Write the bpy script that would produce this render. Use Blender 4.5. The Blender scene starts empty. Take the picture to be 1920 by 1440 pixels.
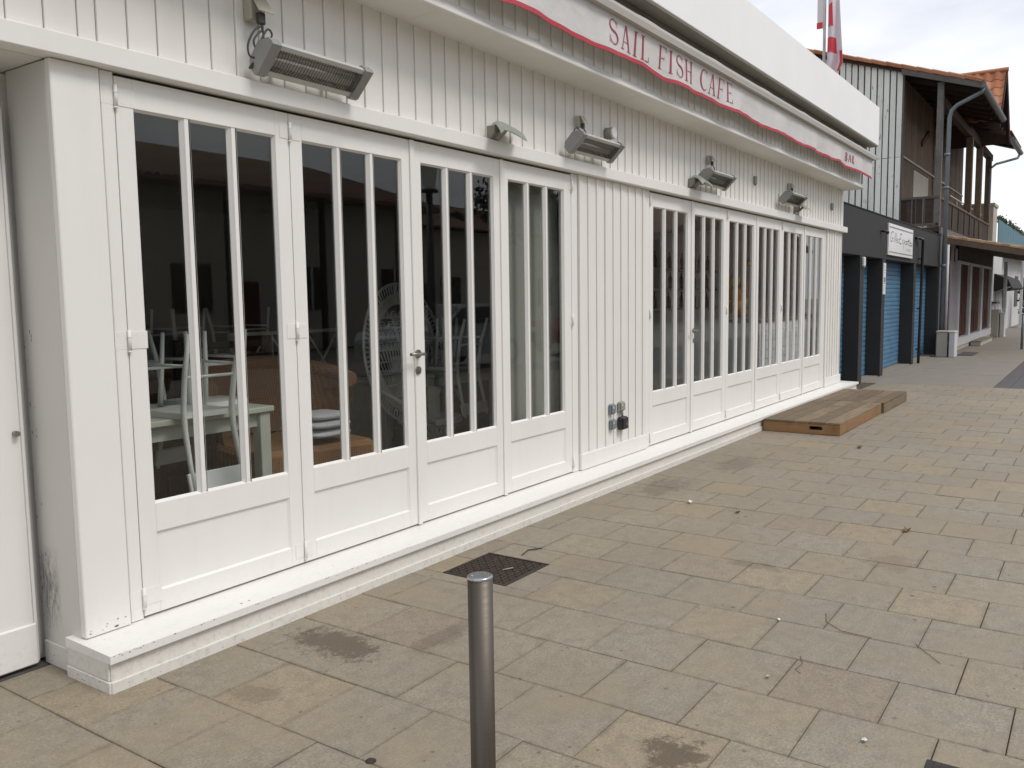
import bpy, math, random
from math import sin, cos, pi, radians, sqrt
from mathutils import Vector, Matrix, noise
random.seed(7)
S = bpy.context.scene
C = S.collection

# ------------------------------------------------------------------ camera
cam_d = bpy.data.cameras.new("camera"); cam = bpy.data.objects.new("camera", cam_d); C.objects.link(cam)
R_ = Matrix(((0.56639759, 0.08868021, -0.81934705), (-0.8240128, 0.04401944, -0.56485857), (-0.01402458, 0.99508699, 0.09800613)))
cam.matrix_world = Matrix.Translation((0, 0, 1.546)) @ R_.to_4x4()
cam_d.sensor_width = 36.0; cam_d.sensor_fit = 'HORIZONTAL'; cam_d.lens = 1608 / 1920 * 36
cam_d.clip_start = 0.05; cam_d.clip_end = 2000
S.camera = cam

# ------------------------------------------------------------------ world and sun
W = bpy.data.worlds.new("World"); S.world = W; W.use_nodes = True
nt = W.node_tree; nt.nodes.clear()
out = nt.nodes.new('ShaderNodeOutputWorld'); bg = nt.nodes.new('ShaderNodeBackground')
sky = nt.nodes.new('ShaderNodeTexSky'); sky.sky_type = 'NISHITA'; sky.sun_disc = False
SUN_DIR = Vector((0.08, -0.78, 1.02)).normalized()
sky.sun_elevation = math.asin(SUN_DIR.z); sky.sun_rotation = math.atan2(SUN_DIR.x, SUN_DIR.y)
tc = nt.nodes.new('ShaderNodeTexCoord')
mp = nt.nodes.new('ShaderNodeMapping'); mp.inputs['Scale'].default_value = (1.0, 1.0, 2.6)
nz = nt.nodes.new('ShaderNodeTexNoise'); nz.inputs['Scale'].default_value = 3.4; nz.inputs['Detail'].default_value = 5.0
nz.inputs['Roughness'].default_value = 0.5
cr = nt.nodes.new('ShaderNodeValToRGB')
cr.color_ramp.elements[0].position = 0.38; cr.color_ramp.elements[0].color = (0.655, 0.685, 0.775, 1)
cr.color_ramp.elements[1].position = 0.62; cr.color_ramp.elements[1].color = (0.93, 0.945, 0.975, 1)
sc = nt.nodes.new('ShaderNodeVectorMath'); sc.operation = 'SCALE'; sc.inputs['Scale'].default_value = 9.7
mx = nt.nodes.new('ShaderNodeMix'); mx.data_type = 'RGBA'; mx.inputs[0].default_value = 0.93
L = nt.links.new
L(tc.outputs['Generated'], mp.inputs['Vector']); L(mp.outputs[0], nz.inputs['Vector']); L(nz.outputs[0], cr.inputs[0])
L(cr.outputs[0], sc.inputs[0]); L(sky.outputs[0], mx.inputs[6]); L(sc.outputs[0], mx.inputs[7])
L(mx.outputs[2], bg.inputs[0]); bg.inputs[1].default_value = 0.1; L(bg.outputs[0], out.inputs[0])

sd = bpy.data.lights.new("sun", 'SUN'); sun = bpy.data.objects.new("sun", sd); C.objects.link(sun)
sd.energy = 1.5; sd.angle = radians(20); sd.color = (1.0, 0.955, 0.90)
sun.rotation_euler = SUN_DIR.to_track_quat('Z', 'Y').to_euler(); sun.location = (0, -10, 20)
S.view_settings.view_transform = 'Standard'; S.view_settings.look = 'None'
S.view_settings.gamma = 1; S.view_settings.use_curve_mapping = False
S.view_settings.exposure = 0.27

# ------------------------------------------------------------------ mesh builder
class MB:
    def __init__(s): s.v = []; s.f = []; s.sm = []
    def add(s, vs, fs, smooth=False):
        n = len(s.v); s.v += [tuple(p) for p in vs]
        s.f += [tuple(n + i for i in f) for f in fs]; s.sm += [smooth] * len(fs); return s
    def box(s, x0, y0, z0, x1, y1, z1):
        v = [(x0,y0,z0),(x1,y0,z0),(x1,y1,z0),(x0,y1,z0),(x0,y0,z1),(x1,y0,z1),(x1,y1,z1),(x0,y1,z1)]
        return s.add(v, [(0,3,2,1),(4,5,6,7),(0,1,5,4),(1,2,6,5),(2,3,7,6),(3,0,4,7)])
    def cbox(s, x0, y0, z0, x1, y1, z1, b=0.003):
        b = min(b, (x1-x0)*.45, (y1-y0)*.45, (z1-z0)*.45)
        v = []; idx = {}
        for i, X in enumerate((x0, x1)):
            for j, Y in enumerate((y0, y1)):
                for k, Z in enumerate((z0, z1)):
                    sx, sy, sz = (1-2*i)*b, (1-2*j)*b, (1-2*k)*b
                    idx[i,j,k,0] = len(v); v.append((X, Y+sy, Z+sz))
                    idx[i,j,k,1] = len(v); v.append((X+sx, Y, Z+sz))
                    idx[i,j,k,2] = len(v); v.append((X+sx, Y+sy, Z))
        f = []
        for a in (0, 1):
            q = [(a,0,0),(a,1,0),(a,1,1),(a,0,1)]; q = q if a else q[::-1]; f.append([idx[p+(0,)] for p in q])
            q = [(0,a,0),(1,a,0),(1,a,1),(0,a,1)]; q = q[::-1] if a else q; f.append([idx[p+(1,)] for p in q])
            q = [(0,0,a),(1,0,a),(1,1,a),(0,1,a)]; q = q if a else q[::-1]; f.append([idx[p+(2,)] for p in q])
        for i in (0,1):
            for j in (0,1):
                e = [idx[i,j,0,0], idx[i,j,1,0], idx[i,j,1,1], idx[i,j,0,1]]
                f.append(e if (i+j) % 2 == 0 else e[::-1])
                e = [idx[i,0,j,0], idx[i,1,j,0], idx[i,1,j,2], idx[i,0,j,2]]
                f.append(e if (i+j) % 2 == 1 else e[::-1])
                e = [idx[0,i,j,1], idx[1,i,j,1], idx[1,i,j,2], idx[0,i,j,2]]
                f.append(e if (i+j) % 2 == 0 else e[::-1])
                for k in (0,1):
                    e = [idx[i,j,k,0], idx[i,j,k,1], idx[i,j,k,2]]
                    f.append(e if (i+j+k) % 2 == 0 else e[::-1])
        return s.add(v, f)
    def prism(s, pts, axis, a, b):
        """pts: 2D outline; axis 0: (y,z) along x; 1: (x,z) along y; 2: (x,y) along z"""
        def mk(p, t):
            return (t, p[0], p[1]) if axis == 0 else (p[0], t, p[1]) if axis == 1 else (p[0], p[1], t)
        n = len(pts); v = [mk(p, a) for p in pts] + [mk(p, b) for p in pts]
        f = [tuple(range(n)), tuple(range(2*n-1, n-1, -1))]
        f += [(i, i+n, (i+1) % n + n, (i+1) % n) for i in range(n)]
        return s.add(v, f)
    def tube(s, path, r, n=6, smooth=True, closed=False, cap=True):
        P = [Vector(p) for p in path]; m = len(P)
        rr = r if isinstance(r, (list, tuple)) else [r]*m
        v = []; up = Vector((0.13, 0.21, 0.97))
        for i, p in enumerate(P):
            if closed: t = P[(i+1) % m] - P[i-1]
            else: t = P[min(i+1, m-1)] - P[max(i-1, 0)]
            if t.length < 1e-9: t = Vector((0,0,1))
            t.normalize()
            a = up - t*up.dot(t)
            if a.length < .2: a = Vector((1,0,0)) - t*t.x
            a.normalize(); b = t.cross(a); up = a
            for k in range(n):
                g = 2*pi*k/n; v.append(p + a*cos(g)*rr[i] + b*sin(g)*rr[i])
        f = []
        for i in range(m if closed else m-1):
            for k in range(n):
                j = (i+1) % m
                f.append((i*n+k, i*n+(k+1) % n, j*n+(k+1) % n, j*n+k))
        s.add(v, f, smooth)
        if cap and not closed:
            s.f += [tuple(len(s.v)-len(v)+k for k in range(n))[::-1], tuple(len(s.v)-n+k for k in range(n))]; s.sm += [False]*2
        return s
    def cyl(s, p, r, h, n=16, axis=2, r2=None, smooth=True):
        d = Vector((0,0,0)); d[axis] = h; p = Vector(p); r2 = r if r2 is None else r2
        e = [Vector((1,0,0)), Vector((0,1,0)), Vector((0,0,1))]; e1, e2 = e[(axis+1) % 3], e[(axis+2) % 3]
        v = [p + e1*cos(2*pi*k/n)*r + e2*sin(2*pi*k/n)*r for k in range(n)] + [p + d + e1*cos(2*pi*k/n)*r2 + e2*sin(2*pi*k/n)*r2 for k in range(n)]
        s.add(v, [(k, (k+1) % n, (k+1) % n+n, k+n) for k in range(n)], smooth)
        q = len(s.v)-2*n; s.f += [tuple(q+k for k in range(n))[::-1], tuple(q+n+k for k in range(n))]; s.sm += [False]*2
        return s
    def grid(s, nx, ny, fn, smooth=True, flip=False):
        v = [fn(i/nx, j/ny) for j in range(ny+1) for i in range(nx+1)]
        f = []
        for j in range(ny):
            for i in range(nx):
                a = j*(nx+1)+i; q = (a, a+1, a+nx+2, a+nx+1); f.append(q[::-1] if flip else q)
        return s.add(v, f, smooth)
    def xf(s, M):
        s.v = [tuple(M @ Vector(p)) for p in s.v]; return s
    def merge(s, o):
        n = len(s.v); s.v += o.v; s.f += [tuple(n+i for i in f) for f in o.f]; s.sm += o.sm; return s
    def mesh(s, name, mat):
        m = bpy.data.meshes.new(name); m.from_pydata(s.v, [], s.f)
        m.polygons.foreach_set('use_smooth', s.sm)
        if mat: m.materials.append(mat)
        m.update(); return m

WL = {}
def wloc(o): return WL.get(o.name, Vector((0,0,0)))
def obj(name, mb, mat, parent=None, label=None, local=False, group=None):
    """one mesh object; mesh given in world coordinates unless local"""
    me = mb.mesh(name, mat) if isinstance(mb, MB) else mb
    o = bpy.data.objects.new(name, me); C.objects.link(o)
    if parent is not None:
        o.parent = parent
        if not local: o.location = -wloc(parent)
    if label: o['label'] = label
    o['tint'] = random.random(); WL[o.name] = Vector((0,0,0))
    return o
def thing(name, label, cat, loc=(0,0,0), rz=0, group=None):
    o = bpy.data.objects.new(name, None); C.objects.link(o); o.empty_display_size = .1
    o.location = loc; o.rotation_euler = (0,0,rz); WL[o.name] = Vector(loc)
    o['label'] = label; o['category'] = cat
    if group: o['group'] = group
    return o
def tag(o, label, cat, group=None):
    o['label'] = label; o['category'] = cat
    if group: o['group'] = group
    return o
def struct(name, mb, mat, kind='structure'):
    o = obj(name, mb, mat); o['kind'] = kind; return o
def copy_tree(o, parent=None):
    c = o.copy(); C.objects.link(c); c.parent = parent; c['tint'] = random.random()
    for ch in [q for q in bpy.data.objects if q.parent == o]: copy_tree(ch, c)
    return c

# ------------------------------------------------------------------ materials
class NT:
    def __init__(s, name):
        s.m = bpy.data.materials.new(name); s.m.use_nodes = True; s.t = s.m.node_tree; s.t.nodes.clear()
        s.out = s.n('ShaderNodeOutputMaterial')
    def n(s, typ, **kw):
        q = s.t.nodes.new(typ)
        for k, v in kw.items(): setattr(q, k, v)
        return q
    def l(s, a, b): s.t.links.new(a, b)
    def setin(s, node, i, val):
        if hasattr(val, 'is_output') or hasattr(val, 'links'): s.l(val, node.inputs[i])
        else: node.inputs[i].default_value = val
    def math(s, op, a, b=0.0, c=None, clamp=False):
        q = s.n('ShaderNodeMath', operation=op); q.use_clamp = clamp
        s.setin(q, 0, a); s.setin(q, 1, b)
        if c is not None: s.setin(q, 2, c)
        return q.outputs[0]
    def pos(s, scale=(1,1,1)):
        g = s.n('ShaderNodeNewGeometry'); m = s.n('ShaderNodeMapping'); m.inputs['Scale'].default_value = scale
        s.l(g.outputs['Position'], m.inputs['Vector']); return m.outputs[0]
    def noise(s, scale, detail=4, rough=.5, vec=None, dist=0):
        q = s.n('ShaderNodeTexNoise'); q.inputs['Scale'].default_value = scale; q.inputs['Detail'].default_value = detail
        q.inputs['Roughness'].default_value = rough; q.inputs['Distortion'].default_value = dist
        s.l(vec if vec is not None else s.pos(), q.inputs['Vector']); return q.outputs[0]
    def ramp(s, fac, stops):
        q = s.n('ShaderNodeValToRGB'); e = q.color_ramp.elements
        while len(e) < len(stops): e.new(0.5)
        for i, (p, c) in enumerate(stops):
            e[i].position = p; e[i].color = (c, c, c, 1) if isinstance(c, (int, float)) else tuple(c) + (1,)
        s.l(fac, q.inputs[0]); return q.outputs[0]
    def mix(s, fac, a, b, blend='MIX'):
        q = s.n('ShaderNodeMix', data_type='RGBA', blend_type=blend)
        s.setin(q, 0, fac)
        for i, v in ((6, a), (7, b)):
            if isinstance(v, (tuple, list)): q.inputs[i].default_value = tuple(v) + (1,)
            else: s.l(v, q.inputs[i])
        return q.outputs[2]
    def tint(s):
        a = s.n('ShaderNodeAttribute', attribute_type='OBJECT', attribute_name='tint')
        b = s.n('ShaderNodeAttribute', attribute_type='GEOMETRY', attribute_name='ftint')
        return s.math('ADD', a.outputs['Fac'], b.outputs['Fac'])
    def bump(s, h, strength=.3, dist=.01, prev=None):
        q = s.n('ShaderNodeBump'); q.inputs['Strength'].default_value = strength; q.inputs['Distance'].default_value = dist
        s.l(h, q.inputs['Height'])
        if prev is not None: s.l(prev, q.inputs['Normal'])
        return q.outputs[0]
    def bsdf(s, col, rough=.5, metal=0, normal=None, spec=.5, trans=0, coat=0):
        q = s.n('ShaderNodeBsdfPrincipled')
        if isinstance(col, (tuple, list)): q.inputs['Base Color'].default_value = tuple(col) + (1,)
        else: s.l(col, q.inputs['Base Color'])
        s.setin(q, 'Roughness', rough); s.setin(q, 'Metallic', metal)
        q.inputs['Specular IOR Level'].default_value = spec
        q.inputs['Coat Weight'].default_value = coat
        if trans: q.inputs['Transmission Weight'].default_value = trans
        if normal is not None: s.l(normal, q.inputs['Normal'])
        s.l(q.outputs[0], s.out.inputs[0]); return s.m

def simple(name, col, rough=.5, metal=0, var=.12, nscale=12, bump=.1, spec=.5):
    m = NT(name); n = m.noise(nscale, 5, .6)
    dark = tuple(c*(1-var) for c in col); lite = tuple(min(1, c*(1+var)) for c in col)
    c = m.mix(m.ramp(n, [(.3, 0.0), (.7, 1.0)]), dark, lite)
    nb = m.bump(m.noise(nscale*8, 3), bump, .004)
    return m.bsdf(c, m.ramp(n, [(.2, max(.02, rough-.1)), (.8, min(1, rough+.1))]), metal, nb, spec)

def paint(name, base, grain=(70, 70, 5), dirt=.5, rough=.5, chips=True, low=True):
    """painted timber: brush grain, faint weather streaks, chips, scuffs low down"""
    m = NT(name)
    t = m.tint()
    g = m.noise(1, 4, .65, m.pos(grain))
    big = m.noise(1.3, 5, .6)
    streak = m.noise(1, 4, .6, m.pos((9, 9, .8)))
    c = m.mix(m.ramp(big, [(.32, 0.0), (.72, 1.0)]), tuple(x*.95 for x in base), base)
    c = m.mix(m.math('MULTIPLY', m.ramp(streak, [(.5, 0.0), (.8, 1.0)]), .16*dirt), c, tuple(x*y for x, y in zip(base, (.62, .58, .5))))
    c = m.mix(m.math('MULTIPLY', t, .07), c, tuple(x*.78 for x in base))
    if low:
        z = m.n('ShaderNodeSeparateXYZ'); gq = m.n('ShaderNodeNewGeometry'); m.l(gq.outputs['Position'], z.inputs[0])
        lowm = m.math('SUBTRACT', 1.0, m.math('MULTIPLY', z.outputs[2], 3.2), clamp=True)
        spat = m.noise(38, 5, .7)
        c = m.mix(m.math('MULTIPLY', m.math('MULTIPLY', lowm, m.ramp(spat, [(.5, 0.0), (.75, 1.0)])), .6*dirt), c, (.36, .33, .28))
    if chips:
        ch = m.noise(44, 5, .8); c = m.mix(m.ramp(ch, [(.725, 0.0), (.74, .65)]), c, (.24, .22, .19))
    h = m.math('ADD', m.math('MULTIPLY', g, 1.0), m.math('MULTIPLY', m.noise(22, 4), .9))
    return m.bsdf(c, m.ramp(g, [(.2, rough-.08), (.8, rough+.12)]), 0, m.bump(h, .26, .0022), .45)

M = {}
M['white'] = paint('white_paint', (.815, .80, .765), dirt=.55)
M['white_h'] = paint('white_paint_rails', (.815, .80, .765), grain=(5, 70, 70), dirt=.55)
M['white_clad'] = paint('white_clad_paint', (.80, .78, .735), dirt=.8, rough=.6)
M['white_soffit'] = paint('white_soffit_paint', (.76, .74, .70), grain=(3, 30, 30), dirt=.6, rough=.6, chips=False, low=False)
M['white_panel'] = paint('white_fascia_paint', (.90, .90, .885), grain=(3, 12, 3), dirt=.25, rough=.5, chips=False, low=False)

M['plinth'] = paint('plinth_paint', (.73, .71, .66), grain=(5, 60, 60), dirt=1.0, rough=.6)
# white pillar side: recess shade put into the grey base, black scuffs on top
def scuffed_shaded():
    m = NT('scuffed_shaded_paint'); base = (.67, .65, .61)
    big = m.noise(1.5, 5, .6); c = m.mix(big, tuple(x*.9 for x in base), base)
    g = m.n('ShaderNodeNewGeometry'); z = m.n('ShaderNodeSeparateXYZ'); m.l(g.outputs['Position'], z.inputs[0])
    inz = m.math('SUBTRACT', 1.0, m.math('POWER', m.math('MULTIPLY', m.math('ABSOLUTE', m.math('SUBTRACT', z.outputs[2], .34)), 5.2), 2.0), clamp=True)
    iny = m.math('SUBTRACT', 1.0, m.math('POWER', m.math('MULTIPLY', m.math('ABSOLUTE', m.math('SUBTRACT', z.outputs[1], 3.69)), 9.5), 2.0), clamp=True)
    rub = m.noise(1, 6, .8, m.pos((1, 30, 9)), dist=1.2)
    k = m.math('MULTIPLY', m.math('MULTIPLY', inz, iny), m.ramp(rub, [(.40, 0.0), (.62, 1.0)]))
    c = m.mix(m.math('MULTIPLY', k, .95), c, (.04, .04, .04))
    k2 = m.ramp(m.noise(26, 5, .8), [(.7, 0.0), (.73, .8)]); c = m.mix(k2, c, (.28, .25, .21))
    return m.bsdf(c, .6, 0, m.bump(m.noise(1, 4, .6, m.pos((20, 20, 4))), .3, .004), .4)
M['scuffed_shaded'] = scuffed_shaded()

def granite():
    m = NT('granite_slab'); t = m.tint()
    col = m.ramp(t, [(0.0, (.260, .221, .162)), (.28, (.284, .247, .184)), (.52, (.260, .229, .176)), (.72, (.318, .258, .176)), (.86, (.350, .262, .148)), (.94, (.300, .238, .160)), (1.0, (.236, .178, .126))])
    sp = m.noise(95, 5, .85); c = m.mix(m.ramp(sp, [(.38, 0.0), (.62, 1.0)]), m.mix(.46, col, (.06, .052, .04)), m.mix(.40, col, (.50, .46, .37)))
    pit = m.noise(34, 5, .8, dist=.6); c = m.mix(m.math('MULTIPLY', m.ramp(pit, [(.60, 0.0), (.70, 1.0)]), .5), c, (.09, .077, .056))
    mid = m.noise(14, 6, .72); c = m.mix(m.math('MULTIPLY', m.ramp(mid, [(.36, 1.0), (.56, 0.0)]), .50), c, (.130, .112, .087))
    big = m.noise(.85, 5, .62); c = m.mix(m.math('MULTIPLY', m.ramp(big, [(.40, 0.0), (.68, 1.0)]), .46), c, (.165, .145, .110))
    warm = m.noise(1.7, 4, .6); c = m.mix(m.math('MULTIPLY', m.ramp(warm, [(.50, 0.0), (.70, 1.0)]), .42), c, (.325, .25, .155))
    # grime gathered along the joints
    gg = m.n('ShaderNodeNewGeometry'); xyz = m.n('ShaderNodeSeparateXYZ'); m.l(gg.outputs['Position'], xyz.inputs[0])
    rx = m.math('DIVIDE', m.math('SUBTRACT', xyz.outputs[0], 1.582-.4013*40), .4013); fx = m.math('FRACT', rx); row = m.math('FLOOR', rx)
    par = m.math('MODULO', row, 2.0)
    ry = m.math('FRACT', m.math('DIVIDE', m.math('ADD', m.math('SUBTRACT', xyz.outputs[1], .207-.4035*40), m.math('MULTIPLY', par, .201)), .4035))
    ex = m.math('MINIMUM', fx, m.math('SUBTRACT', 1.0, fx)); ey_ = m.math('MINIMUM', ry, m.math('SUBTRACT', 1.0, ry))
    ed = m.math('MINIMUM', ex, ey_); wob0 = m.noise(9, 5, .75)
    c = m.mix(.10, c, (.50, .43, .33))
    ed = m.math('ADD', ed, m.math('MULTIPLY', m.math('SUBTRACT', .56, wob0), .17))
    c = m.mix(m.math('MULTIPLY', m.ramp(ed, [(.0, 1.0), (.050, 0.0)]), .36), c, (.10, .078, .052))
    # dark gum spots
    v = m.n('ShaderNodeTexVoronoi'); v.inputs['Scale'].default_value = 3.6; m.l(m.pos((1, 1, .001)), v.inputs['Vector'])
    d = m.math('ADD', v.outputs['Distance'], m.math('MULTIPLY', m.noise(30, 3), .03))
    sel = m.n('ShaderNodeSeparateColor'); m.l(v.outputs['Color'], sel.inputs[0])
    spot = m.math('MULTIPLY', m.ramp(d, [(.052, 1.0), (.075, 0.0)]), m.ramp(sel.outputs[0], [(.36, 0.0), (.44, .75)]))
    c = m.mix(spot, c, (.075, .068, .055))
    v2 = m.n('ShaderNodeTexVoronoi'); v2.inputs['Scale'].default_value = 13; m.l(m.pos((1, 1, .001)), v2.inputs['Vector'])
    sel2 = m.n('ShaderNodeSeparateColor'); m.l(v2.outputs['Color'], sel2.inputs[0])
    spot = m.math('MULTIPLY', m.ramp(v2.outputs['Distance'], [(.07, 1.0), (.12, 0.0)]), m.ramp(sel2.outputs[1], [(.62, 0.0), (.70, .6)]))
    c = m.mix(spot, c, (.08, .07, .055))
    # spilled stains at their own places
    g = m.n('ShaderNodeNewGeometry')
    wob = m.noise(10, 7, .85)
    for (x, y, rx, ry, k) in ((2.64, 2.82, .17, .34, .72), (2.60, 1.14, .15, .13, .75), (2.95, 2.45, .30, .10, .35), (6.4, 2.9, .5, .25, .35), (4.75, 1.6, .10, .20, .3), (7.6, 2.75, .5, .22, .3), (2.10, 2.72, .12, .14, .35), (5.2, .95, .25, .16, .25)):
        vm = m.n('ShaderNodeVectorMath', operation='SUBTRACT'); m.l(g.outputs['Position'], vm.inputs[0]); vm.inputs[1].default_value = (x, y, 0)
        v3 = m.n('ShaderNodeVectorMath', operation='MULTIPLY'); m.l(vm.outputs[0], v3.inputs[0]); v3.inputs[1].default_value = (1/rx, 1/ry, 0)
        ln = m.n('ShaderNodeVectorMath', operation='LENGTH'); m.l(v3.outputs[0], ln.inputs[0])
        dd = m.math('ADD', ln.outputs['Value'], m.math('MULTIPLY', m.math('SUBTRACT', wob, .5), 3.4))
        c = m.mix(m.math('MULTIPLY', m.ramp(dd, [(.54, 1.0), (.82, 0.0)]), k), c, (.085, .062, .042))
    h = m.math('ADD', m.noise(170, 4, .7), m.math('MULTIPLY', m.noise(18, 4), 1.4))
    return m.bsdf(c, m.ramp(mid, [(.3, .62), (.7, .85)]), 0, m.bump(h, .42, .003), .35)
M['granite'] = granite()
M['joint'] = simple('dark_joint_sand', (.085, .068, .047), .95, nscale=14, var=.45)
M['asphalt'] = simple('asphalt', (.27, .255, .22), .9, nscale=60, var=.3, bump=.5)
M['concrete'] = simple('worn_concrete', (.225, .20, .165), .85, nscale=3, var=.10, bump=.35)
M['dark_stone'] = simple('dark_purple_stone', (.085, .075, .075), .7, nscale=8, var=.25, bump=.3)

def glass():
    m = NT('window_glass'); lw = m.n('ShaderNodeLayerWeight'); lw.inputs[0].default_value = .5
    f = m.math('ADD', m.math('MULTIPLY', m.math('POWER', lw.outputs['Facing'], 5.0), .96), .04)
    tr = m.n('ShaderNodeBsdfTransparent'); tr.inputs[0].default_value = (.955, .965, .955, 1)
    gl = m.n('ShaderNodeBsdfGlossy'); gl.inputs['Roughness'].default_value = 0.0
    ms = m.n('ShaderNodeMixShader'); m.l(f, ms.inputs[0]); m.l(tr.outputs[0], ms.inputs[1]); m.l(gl.outputs[0], ms.inputs[2])
    m.l(ms.outputs[0], m.out.inputs[0]); return m.m
M['glass'] = glass()

def wood(name, a, b, scale=(2, 28, 28), rough=.75, bump=.5):
    m = NT(name); t = m.tint()
    g = m.noise(1, 6, .7, m.pos(scale), dist=.6); c = m.mix(m.ramp(g, [(.28, 0.0), (.72, 1.0)]), a, b)
    c = m.mix(m.math('MULTIPLY', t, .75), c, tuple(x*.62 for x in a))
    p = m.noise(3.5, 5, .7); c = m.mix(m.math('MULTIPLY', m.ramp(p, [(.48, 0.0), (.7, 1.0)]), .5), c, tuple(x*.45 for x in a))
    return m.bsdf(c, rough, 0, m.bump(g, bump, .004), .3)
M['deck'] = wood('weathered_deck', (.185, .135, .085), (.31, .24, .155))
M['deck_side'] = wood('orange_pine', (.30, .165, .075), (.44, .255, .125), (3, 3, 30), .65)
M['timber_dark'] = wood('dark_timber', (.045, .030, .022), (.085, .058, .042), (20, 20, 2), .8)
M['timber_mid'] = wood('brown_cladding', (.155, .108, .076), (.26, .19, .135), (20, 20, 2), .85)
M['timber_grey'] = wood('grey_timber', (.13, .12, .11), (.2, .19, .175), (2, 20, 20), .85)

def peeling():
    m = NT('peeling_white_boards'); t = m.tint()
    base = m.mix(t, (.73, .735, .68), (.80, .80, .75))
    p = m.noise(1, 6, .75, m.pos((14, 14, 3.2)))
    c = m.mix(m.ramp(p, [(.60, 0.0), (.65, .75)]), base, (.13, .12, .10))
    q = m.noise(1, 5, .7, m.pos((3, 3, .9))); c = m.mix(m.math('MULTIPLY', m.ramp(q, [(.5, 0.0), (.8, 1.0)]), .35), c, (.25, .24, .21))
    return m.bsdf(c, .8, 0, m.bump(p, .4, .004), .3)
M['peeling'] = peeling()
M['black_wall'] = simple('black_render', (.030, .029, .028), .82, nscale=3, var=.2, bump=.3)
M['blue'] = simple('blue_roller_paint', (.085, .195, .315), .5, nscale=5, var=.14)
M['sign'] = simple('sign_face', (.78, .77, .76), .4, nscale=3, var=.03)
M['ink'] = simple('dark_ink', (.05, .05, .055), .6)
M['greyink'] = simple('grey_ink', (.25, .25, .25), .6)
M['red'] = simple('awning_red', (.46, .045, .065), .7, nscale=30, var=.08)
M['letter'] = simple('letter_red', (.33, .045, .075), .7, nscale=30, var=.08)

def valance_mat():
    m = NT('awning_canvas'); n = m.noise(1, 5, .65, m.pos((1.6, 1, 6)), dist=.8)
    c = m.mix(m.math('MULTIPLY', m.ramp(n, [(.42, 0.0), (.7, 1.0)]), .45), (.78, .765, .75), (.60, .575, .555))
    s = m.n('ShaderNodeBsdfPrincipled'); m.l(c, s.inputs['Base Color']); s.inputs['Roughness'].default_value = .8
    nb = m.bump(m.noise(1, 4, .6, m.pos((5, 1, 9)), dist=1), .5, .012); m.l(nb, s.inputs['Normal'])
    tr = m.n('ShaderNodeBsdfTranslucent'); tr.inputs[0].default_value = (.75, .73, .70, 1)
    ms = m.n('ShaderNodeMixShader'); ms.inputs[0].default_value = .22
    m.l(s.outputs[0], ms.inputs[1]); m.l(tr.outputs[0], ms.inputs[2]); m.l(ms.outputs[0], m.out.inputs[0]); return m.m
M['canvas'] = valance_mat()
def folded():
    m = NT('folded_canvas'); n = m.noise(1, 3, .6, m.pos((5, 1, 40)))
    c = m.mix(m.ramp(n, [(.60, 0.0), (.64, .6)]), (.68, .63, .60), (.5, .12, .12)); return m.bsdf(c, .85)
M['folded'] = folded()
M['bar'] = simple('awning_bar_paint', (.45, .43, .385), .5, nscale=2, var=.04)
M['grey_metal'] = simple('grey_heater_metal', (.27, .27, .265), .5, metal=0, nscale=6, var=.1)
M['lt_metal'] = simple('light_heater_metal', (.50, .50, .48), .42, nscale=6, var=.08)
M['reflector'] = simple('heater_reflector', (.42, .40, .34), .3, metal=.7, nscale=20, var=.3)
M['wire'] = simple('grille_wire', (.05, .05, .045), .5, metal=.3)
M['tube_glass'] = simple('heater_tube', (.75, .75, .72), .15, metal=.6)
M['cable'] = simple('black_cable', (.045, .045, .045), .55)
M['cream'] = simple('aged_cream_plastic', (.40, .385, .31), .5, nscale=10)
M['socket'] = simple('blue_grey_plastic', (.17, .195, .215), .5, nscale=10)
M['socket2'] = simple('beige_grey_plastic', (.30, .285, .25), .5, nscale=10)
M['black_plastic'] = simple('black_plastic', (.022, .022, .020), .45)
M['visor'] = simple('green_grey_visor', (.30, .325, .275), .4, nscale=8, var=.22)
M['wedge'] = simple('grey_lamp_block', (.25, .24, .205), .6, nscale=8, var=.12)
M['steel_dark'] = simple('drain_pipe_grey', (.155, .175, .185), .5, metal=.2, nscale=5, var=.15)
M['handle'] = simple('tarnished_handle', (.30, .275, .24), .32, metal=.8, nscale=20, var=.2)

def steel():
    m = NT('brushed_steel'); g = m.noise(1, 4, .7, m.pos((3, 3, 300)))
    w = m.noise(1, 3, .5, m.pos((40, 40, .6)))
    c = m.mix(w, (.062, .053, .043), (.165, .145, .122))
    return m.bsdf(c, m.ramp(g, [(.3, .42), (.7, .58)]), .85, m.bump(g, .12, .001))
M['steel'] = steel()
def iron():
    m = NT('rusty_cast_iron'); n = m.noise(22, 5, .7); c = m.mix(m.ramp(n, [(.35, 0.0), (.7, 1.0)]), (.030, .025, .022), (.075, .050, .034))
    k = m.noise(60, 4, .7); c = m.mix(m.ramp(k, [(.66, 0.0), (.70, .6)]), c, (.13, .12, .07))
    return m.bsdf(c, .75, .2, m.bump(n, .5, .004))
M['iron'] = iron()
def tiles():
    m = NT('terracotta_tile'); t = m.tint(); c = m.ramp(t, [(0.0, (.30, .115, .055)), (.5, (.38, .155, .078)), (1.0, (.44, .20, .11))])
    n = m.noise(6, 5, .7); c = m.mix(m.math('MULTIPLY', m.ramp(n, [(.45, 0.0), (.75, 1.0)]), .4), c, (.16, .085, .05)); return m.bsdf(c, .8, 0, m.bump(n, .3, .01), .3)
M['tile'] = tiles()
M['tile_old'] = simple('old_tan_tile', (.30, .20, .115), .85, nscale=7, var=.35, bump=.5)
M['tile_far'] = simple('far_brown_tile', (.17, .085, .058), .85, nscale=4, var=.3, bump=.5)
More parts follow.
